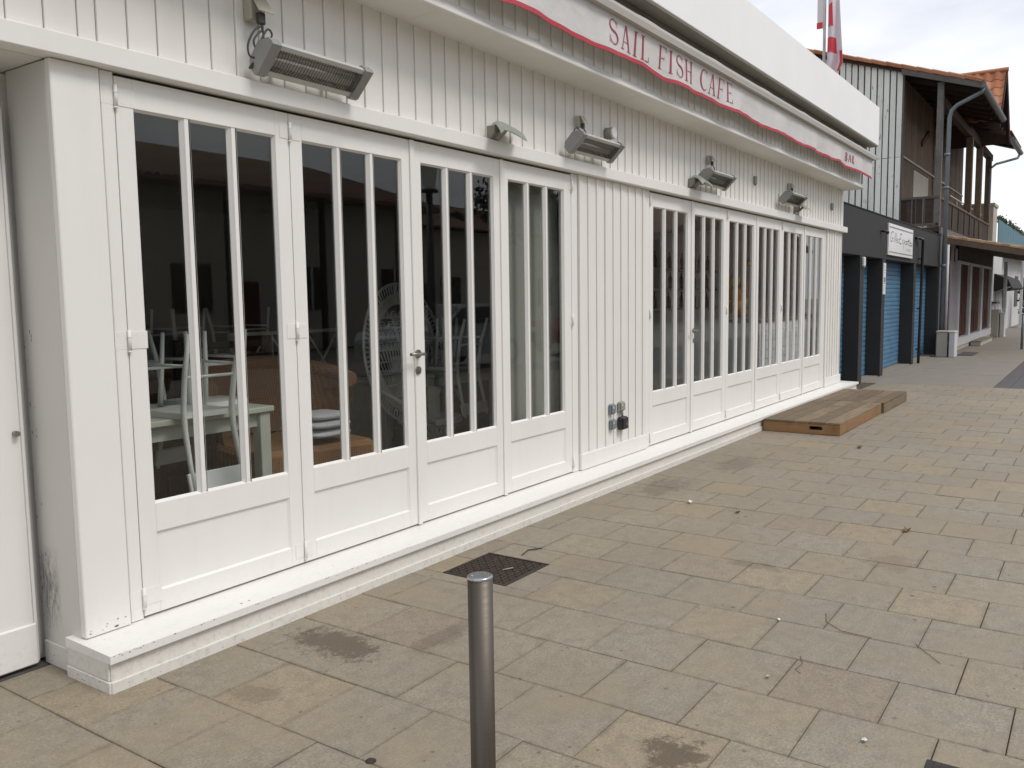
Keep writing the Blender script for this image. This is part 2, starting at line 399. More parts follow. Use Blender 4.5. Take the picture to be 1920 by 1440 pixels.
M['far_white'] = simple('far_white_render', (.60, .60, .60), .8, nscale=2, var=.08)
M['far_beige'] = simple('far_beige_render', (.46, .42, .35), .8, nscale=2, var=.08)
M['lilac'] = simple('pale_lilac_render', (.44, .41, .42), .8, nscale=2, var=.06)
M['teal'] = simple('teal_screen', (.09, .19, .235), .7, nscale=3, var=.2)
M['brown_panel'] = wood('varnished_panel', (.085, .035, .022), (.16, .072, .042), (18, 18, 2), .9)
M['leafgreen'] = simple('foliage', (.055, .075, .035), .8, nscale=3, var=.4)
M['pine'] = simple('pine_foliage', (.035, .055, .024), .8, nscale=1.2, var=.4)
M['bark'] = simple('bark', (.09, .07, .05), .9, nscale=9, var=.3, bump=.8)
M['chair_white'] = simple('white_chair_paint', (.80, .81, .78), .45, nscale=6, var=.05)
M['table_green'] = simple('grey_green_table_paint', (.56, .58, .50), .45, nscale=6, var=.05)
def wicker(name, a, b, s=85):
    m = NT(name); v = m.pos((1,1,1))
    w1 = m.n('ShaderNodeTexWave', wave_type='BANDS', bands_direction='Z'); w1.inputs['Scale'].default_value = s/3.0; w1.inputs['Distortion'].default_value = 1.2; m.l(v, w1.inputs[0])
    w2 = m.n('ShaderNodeTexWave', wave_type='BANDS', bands_direction='X'); w2.inputs['Scale'].default_value = s/4.0; w2.inputs['Distortion'].default_value = .8; m.l(v, w2.inputs[0])
    h = m.math('MULTIPLY', w1.outputs['Fac'], w2.outputs['Fac']); n = m.noise(9, 4)
    c = m.mix(h, a, b); c = m.mix(m.math('MULTIPLY', n, .4), c, tuple(x*.5 for x in a)); return m.bsdf(c, .7, 0, m.bump(h, .7, .006), .3)
M['wicker'] = wicker('brown_wicker', (.27, .135, .060), (.52, .29, .145))
M['rattan'] = simple('white_rattan', (.66, .66, .62), .6, nscale=12, var=.12)
M['cushion'] = simple('white_cushion', (.68, .68, .70), .85, nscale=6, var=.04)
M['room'] = simple('interior_wall', (.44, .45, .42), .9, nscale=2, var=.1)
M['room_floor'] = simple('interior_floor', (.24, .23, .20), .6, nscale=5, var=.2)
M['blind'] = simple('grey_roller_blind', (.255, .26, .235), .9, nscale=2, var=.04)
M['bottle'] = simple('dark_bottle_glass', (.05, .06, .045), .15, nscale=9)
M['orange'] = simple('orange_lantern_paper', (.62, .26, .05), .7, nscale=5, var=.15)
M['yellow'] = simple('yellow_lantern_paper', (.66, .50, .09), .7, nscale=5, var=.15)
M['litter'] = simple('white_litter', (.7, .7, .68), .8)
M['deadleaf'] = simple('dry_leaf', (.17, .105, .045), .85, nscale=40)
M['flag'] = None
def flagm():
    m = NT('flag_cloth'); s = m.n('ShaderNodeBsdfPrincipled'); s.inputs['Base Color'].default_value = (.84, .80, .82, 1); s.inputs['Roughness'].default_value = .8
    tr = m.n('ShaderNodeBsdfTranslucent'); tr.inputs[0].default_value = (.84, .78, .81, 1); ms = m.n('ShaderNodeMixShader'); ms.inputs[0].default_value = .4
    m.l(s.outputs[0], ms.inputs[1]); m.l(tr.outputs[0], ms.inputs[2]); m.l(ms.outputs[0], m.out.inputs[0]); return m.m
M['flag'] = flagm()
M['flagred'] = simple('flag_red', (.62, .05, .07), .8)
# ------------------------------------------------------------------ ground
g = MB(); g.add([(-400,-400,-.06),(400,-400,-.06),(400,400,-.06),(-400,400,-.06)], [(0,1,2,3)]); struct('ground', g, M['asphalt'])

def proj(p):
    v = Vector(p) - Vector((0,0,1.546)); q = R_.transposed() @ v
    if q.z > -.1: return None
    return (512 + 857.6*q.x/-q.z, 384 - 857.6*q.y/-q.z)

MAN = (3.695, 2.61, 4.152, 3.052)          # manhole rectangle
def cut(r, h):
    """rectangle r minus rectangle h -> pieces"""
    x0, y0, x1, y1 = r; a0, b0, a1, b1 = h
    if a0 >= x1 or a1 <= x0 or b0 >= y1 or b1 <= y0: return [r]
    o = []
    if x0 < a0: o.append((x0, y0, a0, y1))
    if x1 > a1: o.append((a1, y0, x1, y1))
    m0, m1 = max(x0, a0), min(x1, a1)
    if y0 < b0: o.append((m0, y0, m1, b0))
    if y1 > b1: o.append((m0, b1, m1, y1))
    return o
P = 0.4013
slabs = []
for k in range(-6, 37):
    xa = 1.582 + P*k; off = .207 if k % 2 == 0 else .006
    for j in range(-11, 11):
        ya = off + .4035*j
        r = [xa, ya, xa+P, ya+.4035]
        if r[1] >= 3.66: continue
        if r[0] > 15.90: continue
        r[2] = min(r[2], 15.952)
        r[3] = min(r[3], 3.70 if r[0] < 1.75 else 3.23)
        if r[0] >= 1.75 and r[1] >= 3.21: continue
        if r[3]-r[1] < .02: continue
        for q in cut(tuple(r), MAN):
            if q[2]-q[0] > .03 and q[3]-q[1] > .03: slabs.append(q)
def slab_mb(q):
    x0, y0, x1, y1 = q; e = random.uniform(.0009, .0022); b = random.uniform(.0016, .0034)
    z = random.uniform(-.0013, .0013); sx = random.uniform(-.0014, .0014); sy = random.uniform(-.0014, .0014)
    cx, cy = (x0+x1)/2, (y0+y1)/2
    def p(x, y, dz): return (x, y, z + dz + sx*(x-cx)*2 + sy*(y-cy)*2)
    a = [(x0+e, y0+e), (x1-e, y0+e), (x1-e, y1-e), (x0+e, y1-e)]
    c = [(x0+e+b, y0+e+b), (x1-e-b, y0+e+b), (x1-e-b, y1-e-b), (x0+e+b, y1-e-b)]
    v = [(x, y, -.035) for x, y in a] + [p(x, y, -b) for x, y in a] + [p(x, y, 0) for x, y in c]
    f = [(8,9,10,11)]
    for i in range(4):
        j = (i+1) % 4; f += [(i, j, j+4, i+4), (i+4, j+4, j+8, i+8)]
    return MB().add(v, f)
def area(q):
    pts = [proj((q[a], q[b], 0)) for a, b in ((0,1),(2,1),(2,3),(0,3))]
    if any(t is None for t in pts): return 0
    cx = sum(t[0] for t in pts)/4; cy = sum(t[1] for t in pts)/4
    if not (-15 < cx < 1039 and -15 < cy < 783): return 0
    return abs(sum(pts[i][0]*pts[(i+1)%4][1]-pts[(i+1)%4][0]*pts[i][1] for i in range(4)))/2
slabs.sort(key=lambda q: -area(q))
pb = MB().box(-1.0, -4.5, -.055, 16.0, 3.9, -.012)
pave = struct('pavement', pb, M['joint'])
for q in slabs[:299]:
    if area(q) > 0: obj('paving_slab', slab_mb(q), M['granite'], pave)
rest = MB(); ft = []
for q in [q for i, q in enumerate(slabs) if i >= 299 or area(q) == 0]:
    s_ = slab_mb(q); rest.merge(s_); ft += [random.random()]*len(s_.f)
ro = obj('far_paving_slabs', rest, M['granite'], pave); ro['kind'] = 'stuff'; ro['tint'] = 0.0
at = ro.data.attributes.new('ftint', 'FLOAT', 'FACE'); at.data.foreach_set('value', ft)

# far pavement of worn pale concrete slabs beyond the granite
fp = MB(); xa = 15.955
far_slabs = MB()
fw = struct('far_pavement', MB().box(15.95, 1.44, -.055, 70, 3.9, -.010), M['joint'])
k = 0; xs_ = 15.955
while xs_ < 30:
    for (ya, yb) in ((1.445, 2.2), (2.205, 2.95), (2.955, 3.70)):
        q = MB().cbox(xs_, ya, -.03, xs_+1.19, yb, random.uniform(-.002, .001), .004); obj('concrete_slab', q, M['concrete'], fw)
    xs_ += 1.196
obj('concrete_apron', MB().box(xs_, 1.445, -.03, 69.9, 3.85, 0.0), M['concrete'], fw)
# dark plank-like paving on the street side
dk = struct('dark_paving', MB().box(15.95, -4.5, -.055, 70, 1.436, -.012), M['joint'])
for i in range(26):
    y1_ = 1.432 - i*.225
    obj('paving_plank', MB().cbox(15.955, y1_-.219, -.03, 36, y1_, random.uniform(-.002,.002), .004), M['dark_stone'], dk)
struct('threshold_strip', MB().box(-.6, 3.70, -.03, 1.80, 3.96, .004), M['dark_stone'])

# ------------------------------------------------------------------ the cafe
cafe = thing('cafe_building', 'long white timber cafe with glazed folding doors and vertical cladding', 'building', (1.82, 3.43, 0))
def B(name, mb, mat, label=None, parent=None): return obj(name, mb, M[mat] if isinstance(mat, str) else mat, parent or cafe, label)

# plinth and sill
pl = B('plinth', MB().cbox(1.80, 3.208, -.03, 14.36, 3.40, .124, .003), 'plinth')
obj('base_strip', MB().cbox(1.793, 3.192, -.03, 14.365, 3.2075, .046, .003), M['plinth'], pl)
obj('base_strip', MB().cbox(1.785, 3.20, -.03, 1.7995, 3.52, .046, .003), M['plinth'], pl)
obj('end_board', MB().cbox(1.7905, 3.212, .0465, 1.7998, 3.52, .124, .003), M['plinth'], pl)
sl = MB().prism([(3.184,.1245),(3.52,.1245),(3.52,.166),(3.184,.158)], 0, 1.787, 14.40)
B('sill', sl, 'white_h')
# walls around the openings
B('pillar', MB().cbox(1.82, 3.416, .167, 2.022, 3.455, 2.508, .004), 'white', 'wide flat white corner pillar')
B('pillar_side', MB().cbox(1.8195, 3.4555, .0, 1.85, 3.76, 2.506, .003), 'scuffed_shaded', 'grey shaded pillar side with black scuffs near the ground')
B('corner_trim', MB().cbox(1.808, 3.53, .0, 1.819, 3.74, .10, .002), 'scuffed_shaded')
B('door_jamb', MB().cbox(2.030, 3.428, .167, 2.089, 3.50, 2.508, .003), 'white')
B('jamb_backing', MB().box(1.851, 3.46, .167, 2.0885, 3.60, 2.506), 'white')
B('door_jamb', MB().cbox(5.815, 3.428, .167, 5.905, 3.50, 2.508, .003), 'white')
B('wall_backing', MB().box(5.906, 3.452, .167, 7.108, 3.60, 2.508), 'white')
B('door_jamb', MB().cbox(7.110, 3.428, .167, 7.206, 3.50, 2.508, .003), 'white')
B('door_jamb', MB().cbox(13.112, 3.428, .167, 13.20, 3.50, 2.508, .003), 'white')
B('wall_backing', MB().box(13.201, 3.452, .167, 14.10, 3.60, 2.508), 'white')
B('base_board', MB().cbox(5.91, 3.402, .168, 7.105, 3.447, .300, .004), 'white_h')
B('base_board', MB().cbox(13.205, 3.402, .168, 14.125, 3.447, .300, .004), 'white_h')
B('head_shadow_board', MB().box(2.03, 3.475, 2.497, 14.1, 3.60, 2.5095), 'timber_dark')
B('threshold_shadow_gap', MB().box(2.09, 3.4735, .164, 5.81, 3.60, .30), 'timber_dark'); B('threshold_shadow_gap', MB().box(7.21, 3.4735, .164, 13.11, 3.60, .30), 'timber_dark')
def board(x0, x1, z0, z1, y, mat='white_clad'):
    j = random.uniform(-.0015, .0015)
    q = MB(); yl, yr = y-.0095+j, y+j
    v = []
    for z in (z0, z1): v += [(x0+.0015, yl, z), (x1-.0015, yr, z), (x1-.0015, y+.03, z), (x0+.0015, y+.03, z), (x0+.0045, yl-.0012, z)]
    q.add(v, [(0,4,9,5),(4,1,6,9),(1,2,7,6),(2,3,8,7),(3,0,5,8),(4,0,3,2,1),(9,6,7,8,5)])
    return B('wall_board', q, mat)
xb = 5.912
while xb < 7.09: w = min(.141, 7.106-xb); board(xb, xb+w, .301, 2.508, 3.421); xb += w
xb = 13.206
while xb < 14.10: w = min(.141, 14.112-xb); board(xb, xb+w, .301, 2.508, 3.421); xb += w
# beam over the doors
B('door_beam', MB().cbox(-1.2, 3.361, 2.511, 14.20, 3.46, 2.597, .004), 'white_h', 'long white beam running above all the doors')
B('recess_ceiling', MB().box(-1.2, 3.4605, 2.509, 1.82, 4.4, 2.53), 'white_soffit')
B('lintel_backing', MB().box(-1.2, 3.4615, 2.535, 14.1, 3.60, 3.74), 'white')
# upper cladding
xb = -.98+.0
seams = [1.523,1.662,1.804,1.937,2.016,2.151,2.289,2.428,2.562,2.70]
edges = [seams[0]-.141*i for i in range(18, 0, -1)] + seams
x_ = seams[-1]
while x_ < 13.97: x_ += random.uniform(.131, .151); edges.append(min(x_, 14.11))
if edges[-1] < 14.05: edges.append(14.11)
edges[-1] = 14.11
for a, b_ in zip(edges, edges[1:]): board(a, b_, 2.598, 3.158, 3.410)
# soffit box with moulded front edge
so = MB(); prof = [(3.125,3.155),(3.445,3.155),(3.445,3.172),(3.19,3.172),(3.19,3.232),(3.136,3.232),(3.131,3.222),(3.122,3.200),(3.113,3.188),(3.106,3.182),(3.106,3.166),(3.112,3.158)]
so.prism(prof, 0, -1.2, 14.105); B('soffit_moulding', so, 'white_soffit', 'white moulded soffit under the awning')
for i in range(9):   # fine joints of the soffit boards
    xj = 3.9 + i*1.28 + random.uniform(-.1, .1); B('soffit_joint', MB().box(xj, 3.13, 3.1535, xj+.004, 3.40, 3.1548), 'white_clad')
# set-back clad strip above the soffit
xb = -.98
while xb < 13.98:
    w = random.uniform(.138, .150); w = min(w, 14.10-xb)
    if 14.10-xb-w < .05: w = 14.10-xb
    board(xb, xb+w, 3.2325, 3.86, 3.145, 'white_clad'); xb += w
# roof fascia
B('roof_fascia', MB().cbox(-1.4, 2.920, 3.782, 14.11, 3.00, 4.350, .006), 'white_panel', 'deep white roof fascia board above the awning')
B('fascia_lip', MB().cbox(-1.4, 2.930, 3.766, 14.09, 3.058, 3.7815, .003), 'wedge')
B('recess_shade_box', MB().cbox(-1.4, 3.075, 3.66, 14.07, 3.122, 3.855, .01), 'wedge')  # solid grey box whose dark colour stands in for shadow above the awning
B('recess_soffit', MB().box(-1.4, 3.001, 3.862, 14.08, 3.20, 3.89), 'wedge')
B('roof', MB().box(-1.4, 3.001, 4.28, 14.10, 9.2, 4.335), 'concrete')
B('side_wall', MB().box(14.02, 3.601, 0, 14.10, 9.2, 4.279), 'white')
B('side_wall', MB().box(14.02, 3.21, 3.27, 14.10, 3.6005, 4.279), 'white')
B('side_wall', MB().box(1.855, 3.77, 0, 1.93, 9.2, 2.506), 'room')
B('back_wall', MB().box(1.931, 9.12, 0, 8.8, 9.2, 4.279), 'room'); B('back_wall', MB().box(8.8005, 9.12, 0, 14.0, 9.2, .6), 'room'); B('back_wall', MB().box(8.8005, 9.12, 2.6, 14.0, 9.2, 4.279), 'room')
for i in range(4): B('fill_window_pane', MB().box(8.86+1.29*i, 9.15, .605, 10.08+1.29*i, 9.155, 2.595), 'glass')  # rear windows added out of view to let fill daylight into the bar
for i in range(5): B('fill_window_post', MB().cbox(8.805+1.285*i, 9.12, .6005, 8.855+1.285*i, 9.19, 2.5995, .003), 'white')
B('added_partition', MB().box(7.16, 3.601, .119, 7.24, 9.119, 2.659), simple('dark_partition', (.12,.125,.115), .9, nscale=2))  # dark wall added to hide the rear openings from the near doors
B('ceiling', MB().box(1.86, 3.601, 2.66, 14.01, 9.11, 2.72), 'room')
B('floor', MB().box(1.94, 3.42, -.05, 14.01, 9.11, .118), 'room_floor')
B('left_return_wall', MB().box(-1.2, 3.80, 0, 1.85, 3.95, 2.505), 'white')

# ---------------- folding glazed doors
GY = 3.452
proto_hinge = None
def hinge(parent, x, z, wl=.075, wr=.085, dark=False):
    q = MB().cbox(x-wl, 3.4272, z-.038, x-.006, 3.4295, z+.038, .002).cbox(x+.006, 3.4272, z-.038, x+wr, 3.4295, z+.038, .002)
    q.tube([(x, 3.420, z-.045), (x, 3.420, z+.045)], .0078, 8)
    q.cyl((x, 3.420, z-.051), .0095, .006, 8); q.cyl((x, 3.420, z+.012), .0095, .004, 8)
    for sx in (-wl+.015, -wl+.045, .03, wr-.018, wr-.05):
        for dz in (-.024, .022): q.cyl((x+sx, 3.4262, z+dz+random.uniform(-.004,.004)), .0034, .0016, 6, axis=1)
    obj('hinge', q, M['white'], parent)
def door(x0, x1, gx0, gx1, lab, strip=False):
    z0, z1 = .176, 2.495; a, b_ = x0+.002, x1-.002
    f = MB(); y0, y1 = 3.4298, 3.472
    f.cbox(a, y0, z0, gx0, y1, z1, .002).cbox(gx1, y0, z0, b_, y1, z1, .002)
    f.cbox(gx0, y0, 2.374, gx1, y1, z1, .0012).cbox(gx0, y0, .541, gx1, y1, .668, .0012).cbox(gx0, y0, z0, gx1, y1, .272, .0012)
    d = B('folding_door', f, 'white', lab)
    pn = MB(); pn.cbox(gx0, 3.443, .272, gx1, 3.456, .541, .001)
    # sloped bead round the lower panel
    def frame(X0, X1, Z0, Z1, yo, yi, w):
        q = MB(); v = [(X0,yo,Z0),(X1,yo,Z0),(X1,yo,Z1),(X0,yo,Z1),(X0+w,yi,Z0+w),(X1-w,yi,Z0+w),(X1-w,yi,Z1-w),(X0+w,yi,Z1-w)]
        return q.add(v, [(0,1,5,4),(1,2,6,5),(2,3,7,6),(3,0,4,7)])
    pn.merge(frame(gx0, gx1, .272, .541, 3.433, 3.4428, .008))
    obj('door_panel', pn, M['white_h'], d)
    w = gx1-gx0; m1 = gx0+w*.338; m2 = gx0+w*.672; mw = .019
    xs = [gx0, m1-mw, m1+mw, m2-mw, m2+mw, gx1]
    for mm in (m1, m2):
        q = MB().prism([(mm-.010,3.433),(mm+.010,3.433),(mm+mw,3.4475),(mm+mw,3.468),(mm-mw,3.468),(mm-mw,3.4475)], 2, .668, 2.374)
        obj('glazing_bar', q, M['white'], d)
    for i in range(3):
        A, Bx = xs[2*i], xs[2*i+1]
        obj('pane', MB().box(A-.004, GY, .664, Bx+.004, GY+.005, 2.378), M['glass'], d)
        obj('glazing_bead', frame(A, Bx, .668, 2.374, 3.4335, 3.4515, .009), M['white'], d)
    if strip:
        obj('cover_strip', MB().cbox(b_-.018, 3.418, z0-.004, b_+.018, 3.4295, z1, .002), M['white'], d)
    return d
s1 = [2.091, 3.021, 3.953, 4.876, 5.812]
names = ['first glazed white door leaf beside the corner pillar', 'second glazed white door leaf with wicker chairs behind it', 'third glazed white door leaf, with the lever handle', 'fourth glazed white door leaf with a grey blind behind it']
D1 = []
for i in range(4):
    D1.append(door(s1[i], s1[i+1], s1[i]+.084, s1[i+1]-(.088 if i < 3 else .105), names[i], strip=i in (1, 2)))
s2 = [7.208, 8.178, 9.150, 10.135, 11.098, 12.102, 13.110]
D2 = []
for i in range(6):
    D2.append(door(s2[i], s2[i+1], s2[i]+.078, s2[i+1]-.095, None, strip=i in (0, 2, 4)))
for z in (2.412, 1.395, .262): hinge(D1[0], 2.091, z, .062, .09)
for z in (2.405, 1.40, .245): hinge(D1[1], 3.021, z, .062, .07)
for z in (2.415, 1.38, .255): hinge(D1[3], 5.813, z, .03, .03)
for z in (2.42, 1.40, .25): hinge(D2[0], 7.207, z, .03, .03)
for z in (2.43, 1.40, .25): hinge(D2[1], 9.150, z, .03, .03)
for z in (2.43, 1.40, .25): hinge(D2[3], 11.098, z, .03, .03)
def lever(parent, x, z, y=3.4175):
    q = MB().cyl((x, y-.010, z), .026, .010, 16, axis=1).cyl((x, y-.048, z), .009, .040, 10, axis=1)
    q.tube([(x+.012, y-.050, z), (x-.06, y-.052, z+.002), (x-.118, y-.050, z+.004)], .0095, 8)
    obj('door_handle', q, M['handle'], parent)
    q = MB().cyl((x, y-.008, z-.10), .025, .008, 16, axis=1).cyl((x, y-.011, z-.10), .010, .004, 10, axis=1).box(x-.005, y-.0125, z-.118, x+.005, y-.0082, z-.10)
    obj('key_plate', q, M['handle'], parent)
lever(D1[2], 3.953, 1.226)
lever(D2[1], 8.215, 1.205, 3.43)
# interior grey blind behind fourth leaf, blinds at far leafs
bl = tag(obj('roller_blind', MB().box(4.99, 3.555, .168, 5.81, 3.560, 2.49), M['blind']), 'plain grey blind hanging behind the fourth glazed door', 'blind')

# ---------------- old white door at the left edge
od = thing('side_door', 'old white boarded door at the left edge beside the pillar', 'door', (1.2, 3.73, 0))
for i in range(6):
    a = .62+.19*i
    obj('door_board', MB().cbox(a+.001, 3.715, .115, a+.189, 3.745, 2.35, .004), M['white'], od)
obj('bottom_rail', MB().cbox(.62, 3.700, .02, 1.765, 3.7145, .20, .012), M['white_h'], od)
obj('door_edge', MB().cbox(1.7605, 3.716, .025, 1.775, 3.746, 2.35, .003), M['white'], od)
obj('door_knob', MB().cyl((1.735, 3.69, 1.02), .012, .024, 10, axis=1), M['handle'], od)
# ------------------------------------------------------------------ awning
AW = thing('awning', 'folded white canvas awning with red edge and red lettering', 'awning', (5.6, 3.01, 3.3))
def vy(x, z):
    t = max(0, (3.56-z)/.24)
    return 3.010 + t*(.012*sin(x*5.1+.6) + .008*sin(x*9.7+1.1*sin(x)) + .004*sin(x*21)) + .006*t
def vz0(x): return 3.312 + .008*sin(x*5.1+1.9) + .005*sin(x*8.3+.5) + .004*sin(x*3.3)
X0, X1 = -1.2, 14.14
def vf(u, v):
    x = X0+(X1-X0)*u; z = vz0(x)+(3.585-vz0(x))*v; return (x, vy(x, z), z)
def solid_sheet(nx, ny, fn, th):
    q = MB().grid(nx, ny, fn); q.grid(nx, ny, lambda u, v: tuple(Vector(fn(u, v))+Vector((0, th, 0))), flip=True); return q
val = obj('valance', solid_sheet(460, 7, vf, .002), M['canvas'], AW)
def rf(u, v):
    x = X0+(X1-X0)*u; zb = vz0(x)-.003; z = zb+.030*v; return (x, vy(x, z)-.003, z)
obj('red_border', solid_sheet(460, 1, rf, .0025), M['red'], AW)
# front bar
bp = [(2.965,3.582),(3.022,3.582),(3.03,3.60),(3.022,3.655),(2.985,3.662),(2.962,3.65),(2.957,3.625)]
obj('front_bar', MB().prism(bp, 0, X0, 14.17), M['bar'], AW)
obj('bar_cap', MB().cbox(14.1705, 2.955, 3.58, 14.185, 3.03, 3.664, .003), M['bar'], AW)
q = MB()
def ff(u, v):
    x = X0+(X1-X0)*u; w = .010*sin(x*4.3)+.007*sin(x*9.1+1)+.004*noise.noise(Vector((x*3, 0, 0)))
    a = pi*(.05+.9*v); return (x, 3.020-.036*cos(a), 3.660+(.016+w*.6)*sin(a))
q.grid(400, 6, ff); obj('folded_fabric', q, M['folded'], AW)
# lettering -----------------------------------------------------------------
def arc(cx, cy, rx, ry, a0, a1, n=12): return [(cx+rx*cos(radians(a0+(a1-a0)*i/n)), cy+ry*sin(radians(a0+(a1-a0)*i/n))) for i in range(n+1)]
TK, TN, SF = .095, .040, .038
def strip(pts, w):
    """centre line with per-point widths -> quads"""
    m = len(pts); L_, R2 = [], []
    for i, p in enumerate(pts):
        a = pts[max(0, i-1)]; b = pts[min(m-1, i+1)]; dx, dy = b[0]-a[0], b[1]-a[1]; l = sqrt(dx*dx+dy*dy) or 1
        ww = (w[i] if isinstance(w, list) else w)/2; L_.append((p[0]-dy/l*ww, p[1]+dx/l*ww)); R2.append((p[0]+dy/l*ww, p[1]-dx/l*ww))
    return [(R2[i], R2[i+1], L_[i+1], L_[i]) for i in range(m-1)]
def rect(x0, y0, x1, y1): return [((x0, y0), (x1, y0), (x1, y1), (x0, y1))]
def wv(n, a, b): return [a+(b-a)*sin(pi*i/(n-1)) for i in range(n)]
def glyph(ch):
    q = []; W_ = .5
    stem = lambda x, t=TK: rect(x, SF, x+t, 1-SF) + rect(x-.05, 0, x+t+.05, SF) + rect(x-.05, 1-SF, x+t+.05, 1)
    if ch == 'I': q = stem(.09); W_ = .30
    elif ch == 'L': q = stem(.09)+rect(.26, 0, .50, SF)+[((.46, SF), (.50, SF), (.50, .24), (.485, .24))]; W_ = .54
    elif ch == 'F': q = stem(.09)+rect(.26, 1-SF, .50, 1)+[((.485, .78), (.50, .78), (.50, 1-SF), (.455, 1-SF))]+rect(.205, .48, .40, .48+SF)+rect(.385, .41, .40, .60); W_ = .54
    elif ch == 'E': q = stem(.09)+rect(.26, 1-SF, .50, 1)+[((.485, .78), (.50, .78), (.50, 1-SF), (.455, 1-SF))]+rect(.205, .48, .40, .48+SF)+rect(.385, .41, .40, .60)+rect(.26, 0, .52, SF)+[((.47, SF), (.52, SF), (.52, .24), (.505, .24))]; W_ = .57
    elif ch == 'H': q = stem(.08)+stem(.43)+rect(.195, .485, .43, .485+SF); W_ = .63
    elif ch == 'A': q = strip([(.10, .03), (.30, 1.0)], TN)+strip([(.305, 1.0), (.50, .03)], TK)+rect(.165, .31, .415, .31+SF*.8)+rect(.02, 0, .19, SF)+rect(.39, 0, .62, SF); W_ = .63
    elif ch == 'S':
        p = arc(.27, .755, .175, .222, 25, 270, 14)+arc(.27, .27, .20, .25, 90, -155, 14)
        w = [TN+(TK-TN)*max(0, 1-abs(i-14.5)/9) for i in range(len(p))]
        q = strip(p, w)+[((.43, .70), (.445, .70), (.455, .97), (.435, .97))]+[((.055, .03), (.075, .03), (.09, .32), (.065, .32))]; W_ = .52
    elif ch == 'C':
        p = arc(.33, .5, .255, .485, 50, 310, 22); w = [TN+(TK-TN)*max(0, 1-abs(i-11)/9) for i in range(len(p))]
        q = strip(p, w)+[((.49, .68), (.51, .68), (.52, .98), (.50, .98))]; W_ = .57
    elif ch in 'BR':
        p = [(.20, 1-SF/2)]+arc(.25, .75, .18, .228, 90, -90, 12)+[(.20, .52)]; w = [TN]+[TN+(TK-TN)*sin(pi*i/12) for i in range(13)]+[TN]
        q = stem(.09)+strip(p, w)
        if ch == 'B':
            p = [(.20, .50)]+arc(.26, .26, .22, .238, 90, -90, 12)+[(.20, .022)]; q += strip(p, [TN]+[TN+(TK-TN)*sin(pi*i/12) for i in range(13)]+[TN]); W_ = .58
        else: q += strip([(.27, .52), (.52, .03)], TK)+rect(.47, 0, .62, SF); W_ = .63
    return q, W_
def write(text, x0, x1, zb, h, parent):
    tot = sum((.40 if c == ' ' else glyph(c)[1]+.10) for c in text); kx = (x1-x0)/tot; x = x0
    for c in text:
        if c == ' ': x += .40*kx; continue
        qs, w = glyph(c); mb = MB()
        for n_, quad in enumerate(qs):
            # subdivide strips vertically so that they follow the cloth
            (a, b, c2, d) = quad; steps = 6
            def lerp(p, r, t): return (p[0]+(r[0]-p[0])*t, p[1]+(r[1]-p[1])*t)
            def nn(p, r): return max(1, int(sqrt((p[0]-r[0])**2+(p[1]-r[1])**2)/.12))
            na, nb2 = nn(a, b), nn(a, d)
            def pf(s_, t_):
                u, v = lerp(lerp(a, b, s_), lerp(d, c2, s_), t_); X = x+u*kx; Z = zb+v*h
                return (X, vy(X, Z)-.0022-.00012*n_, Z)
            mb.grid(na, nb2, pf)
        obj('letter', mb, M['letter'], parent); x += (w+.10)*kx
write('SAIL FISH CAFE', 5.63, 8.17, 3.370, .180, AW)
TK, TN = .15, .085
write('BAR', 12.50, 13.02, 3.385, .110, AW)

# ------------------------------------------------------------------ heaters
def make_heater(label):
    t = thing('patio_heater', label, 'heater', group='infrared heaters along the wall above the doors')
    # local: x 0..0.66, wall at y=0, outward -y ; top front edge (-.21, .0) bottom (-.09,-.115)
    L_ = .66; capw = .055
    prof = [(-.215,.006),(-.222,-.008),(-.105,-.125),(-.085,-.128),(-.052,-.085),(-.056,-.045),(-.12,.022),(-.19,.026)]
    body = MB().prism([(-.198,.010),(-.212,-.004),(-.196,-.022),(-.17,.0),(-.10,-.07),(-.115,-.102),(-.098,-.118),(-.085,-.118),(-.060,-.08),(-.063,-.045),(-.12,.016),(-.18,.020)], 0, capw, L_-capw)
    obj('body', body, M['lt_metal'], t, local=True)
    for a in (0, L_-capw):
        obj('end_cap', MB().prism(prof, 0, a, a+capw), M['grey_metal'], t, local=True)
    rf_ = MB().add([(capw,-.197,-.021),(L_-capw,-.197,-.021),(L_-capw,-.118,-.100),(capw,-.118,-.100),(capw,-.15,-.02),(L_-capw,-.15,-.02),(L_-capw,-.10,-.068),(capw,-.10,-.068)], [(0,1,5,4),(4,5,6,7),(7,6,2,3)])
    obj('reflector', rf_, M['reflector'], t, local=True)
    obj('heating_tube', MB().tube([(capw+.01,-.145,-.045),(L_-capw-.01,-.145,-.045)], .007, 8), M['tube_glass'], t, local=True)
    gr = MB(); n = 30
    for i in range(n+1):
        x = capw+.012+(L_-2*capw-.024)*i/n; gr.tube([(x,-.200,-.020),(x,-.178,-.052),(x,-.148,-.082),(x,-.117,-.103)], .0016, 4)
    o = obj('grille', gr, M['wire'], t, local=True)
    br = MB()
    for x in (.16, .50): br.cbox(x-.015,-.075,-.055,x+.015,.0,-.030,.002).cbox(x-.02,-.004,-.08,x+.02,.001,.01,.0008)
    obj('bracket', br, M['grey_metal'], t, local=True)
    return t
hx = [(2.735, 2.737, 'grey infrared heater with ribbed grille, nearest the camera, above the first two doors'),
      (5.60, 2.75, 'grey heater above the end of the first door set, beside a round wall lamp'),
      (8.12, 2.77, 'grey heater partly hidden by a flood lamp, above the second door set'),
      (10.72, 2.80, 'farthest grey heater, with a flood lamp at its far end')]
h0 = make_heater(hx[0][2]); h0.location = (hx[0][0], 3.41, hx[0][1])
for x, z, lb in hx[1:]:
    c = copy_tree(h0); c.location = (x, 3.41, z); c['label'] = lb
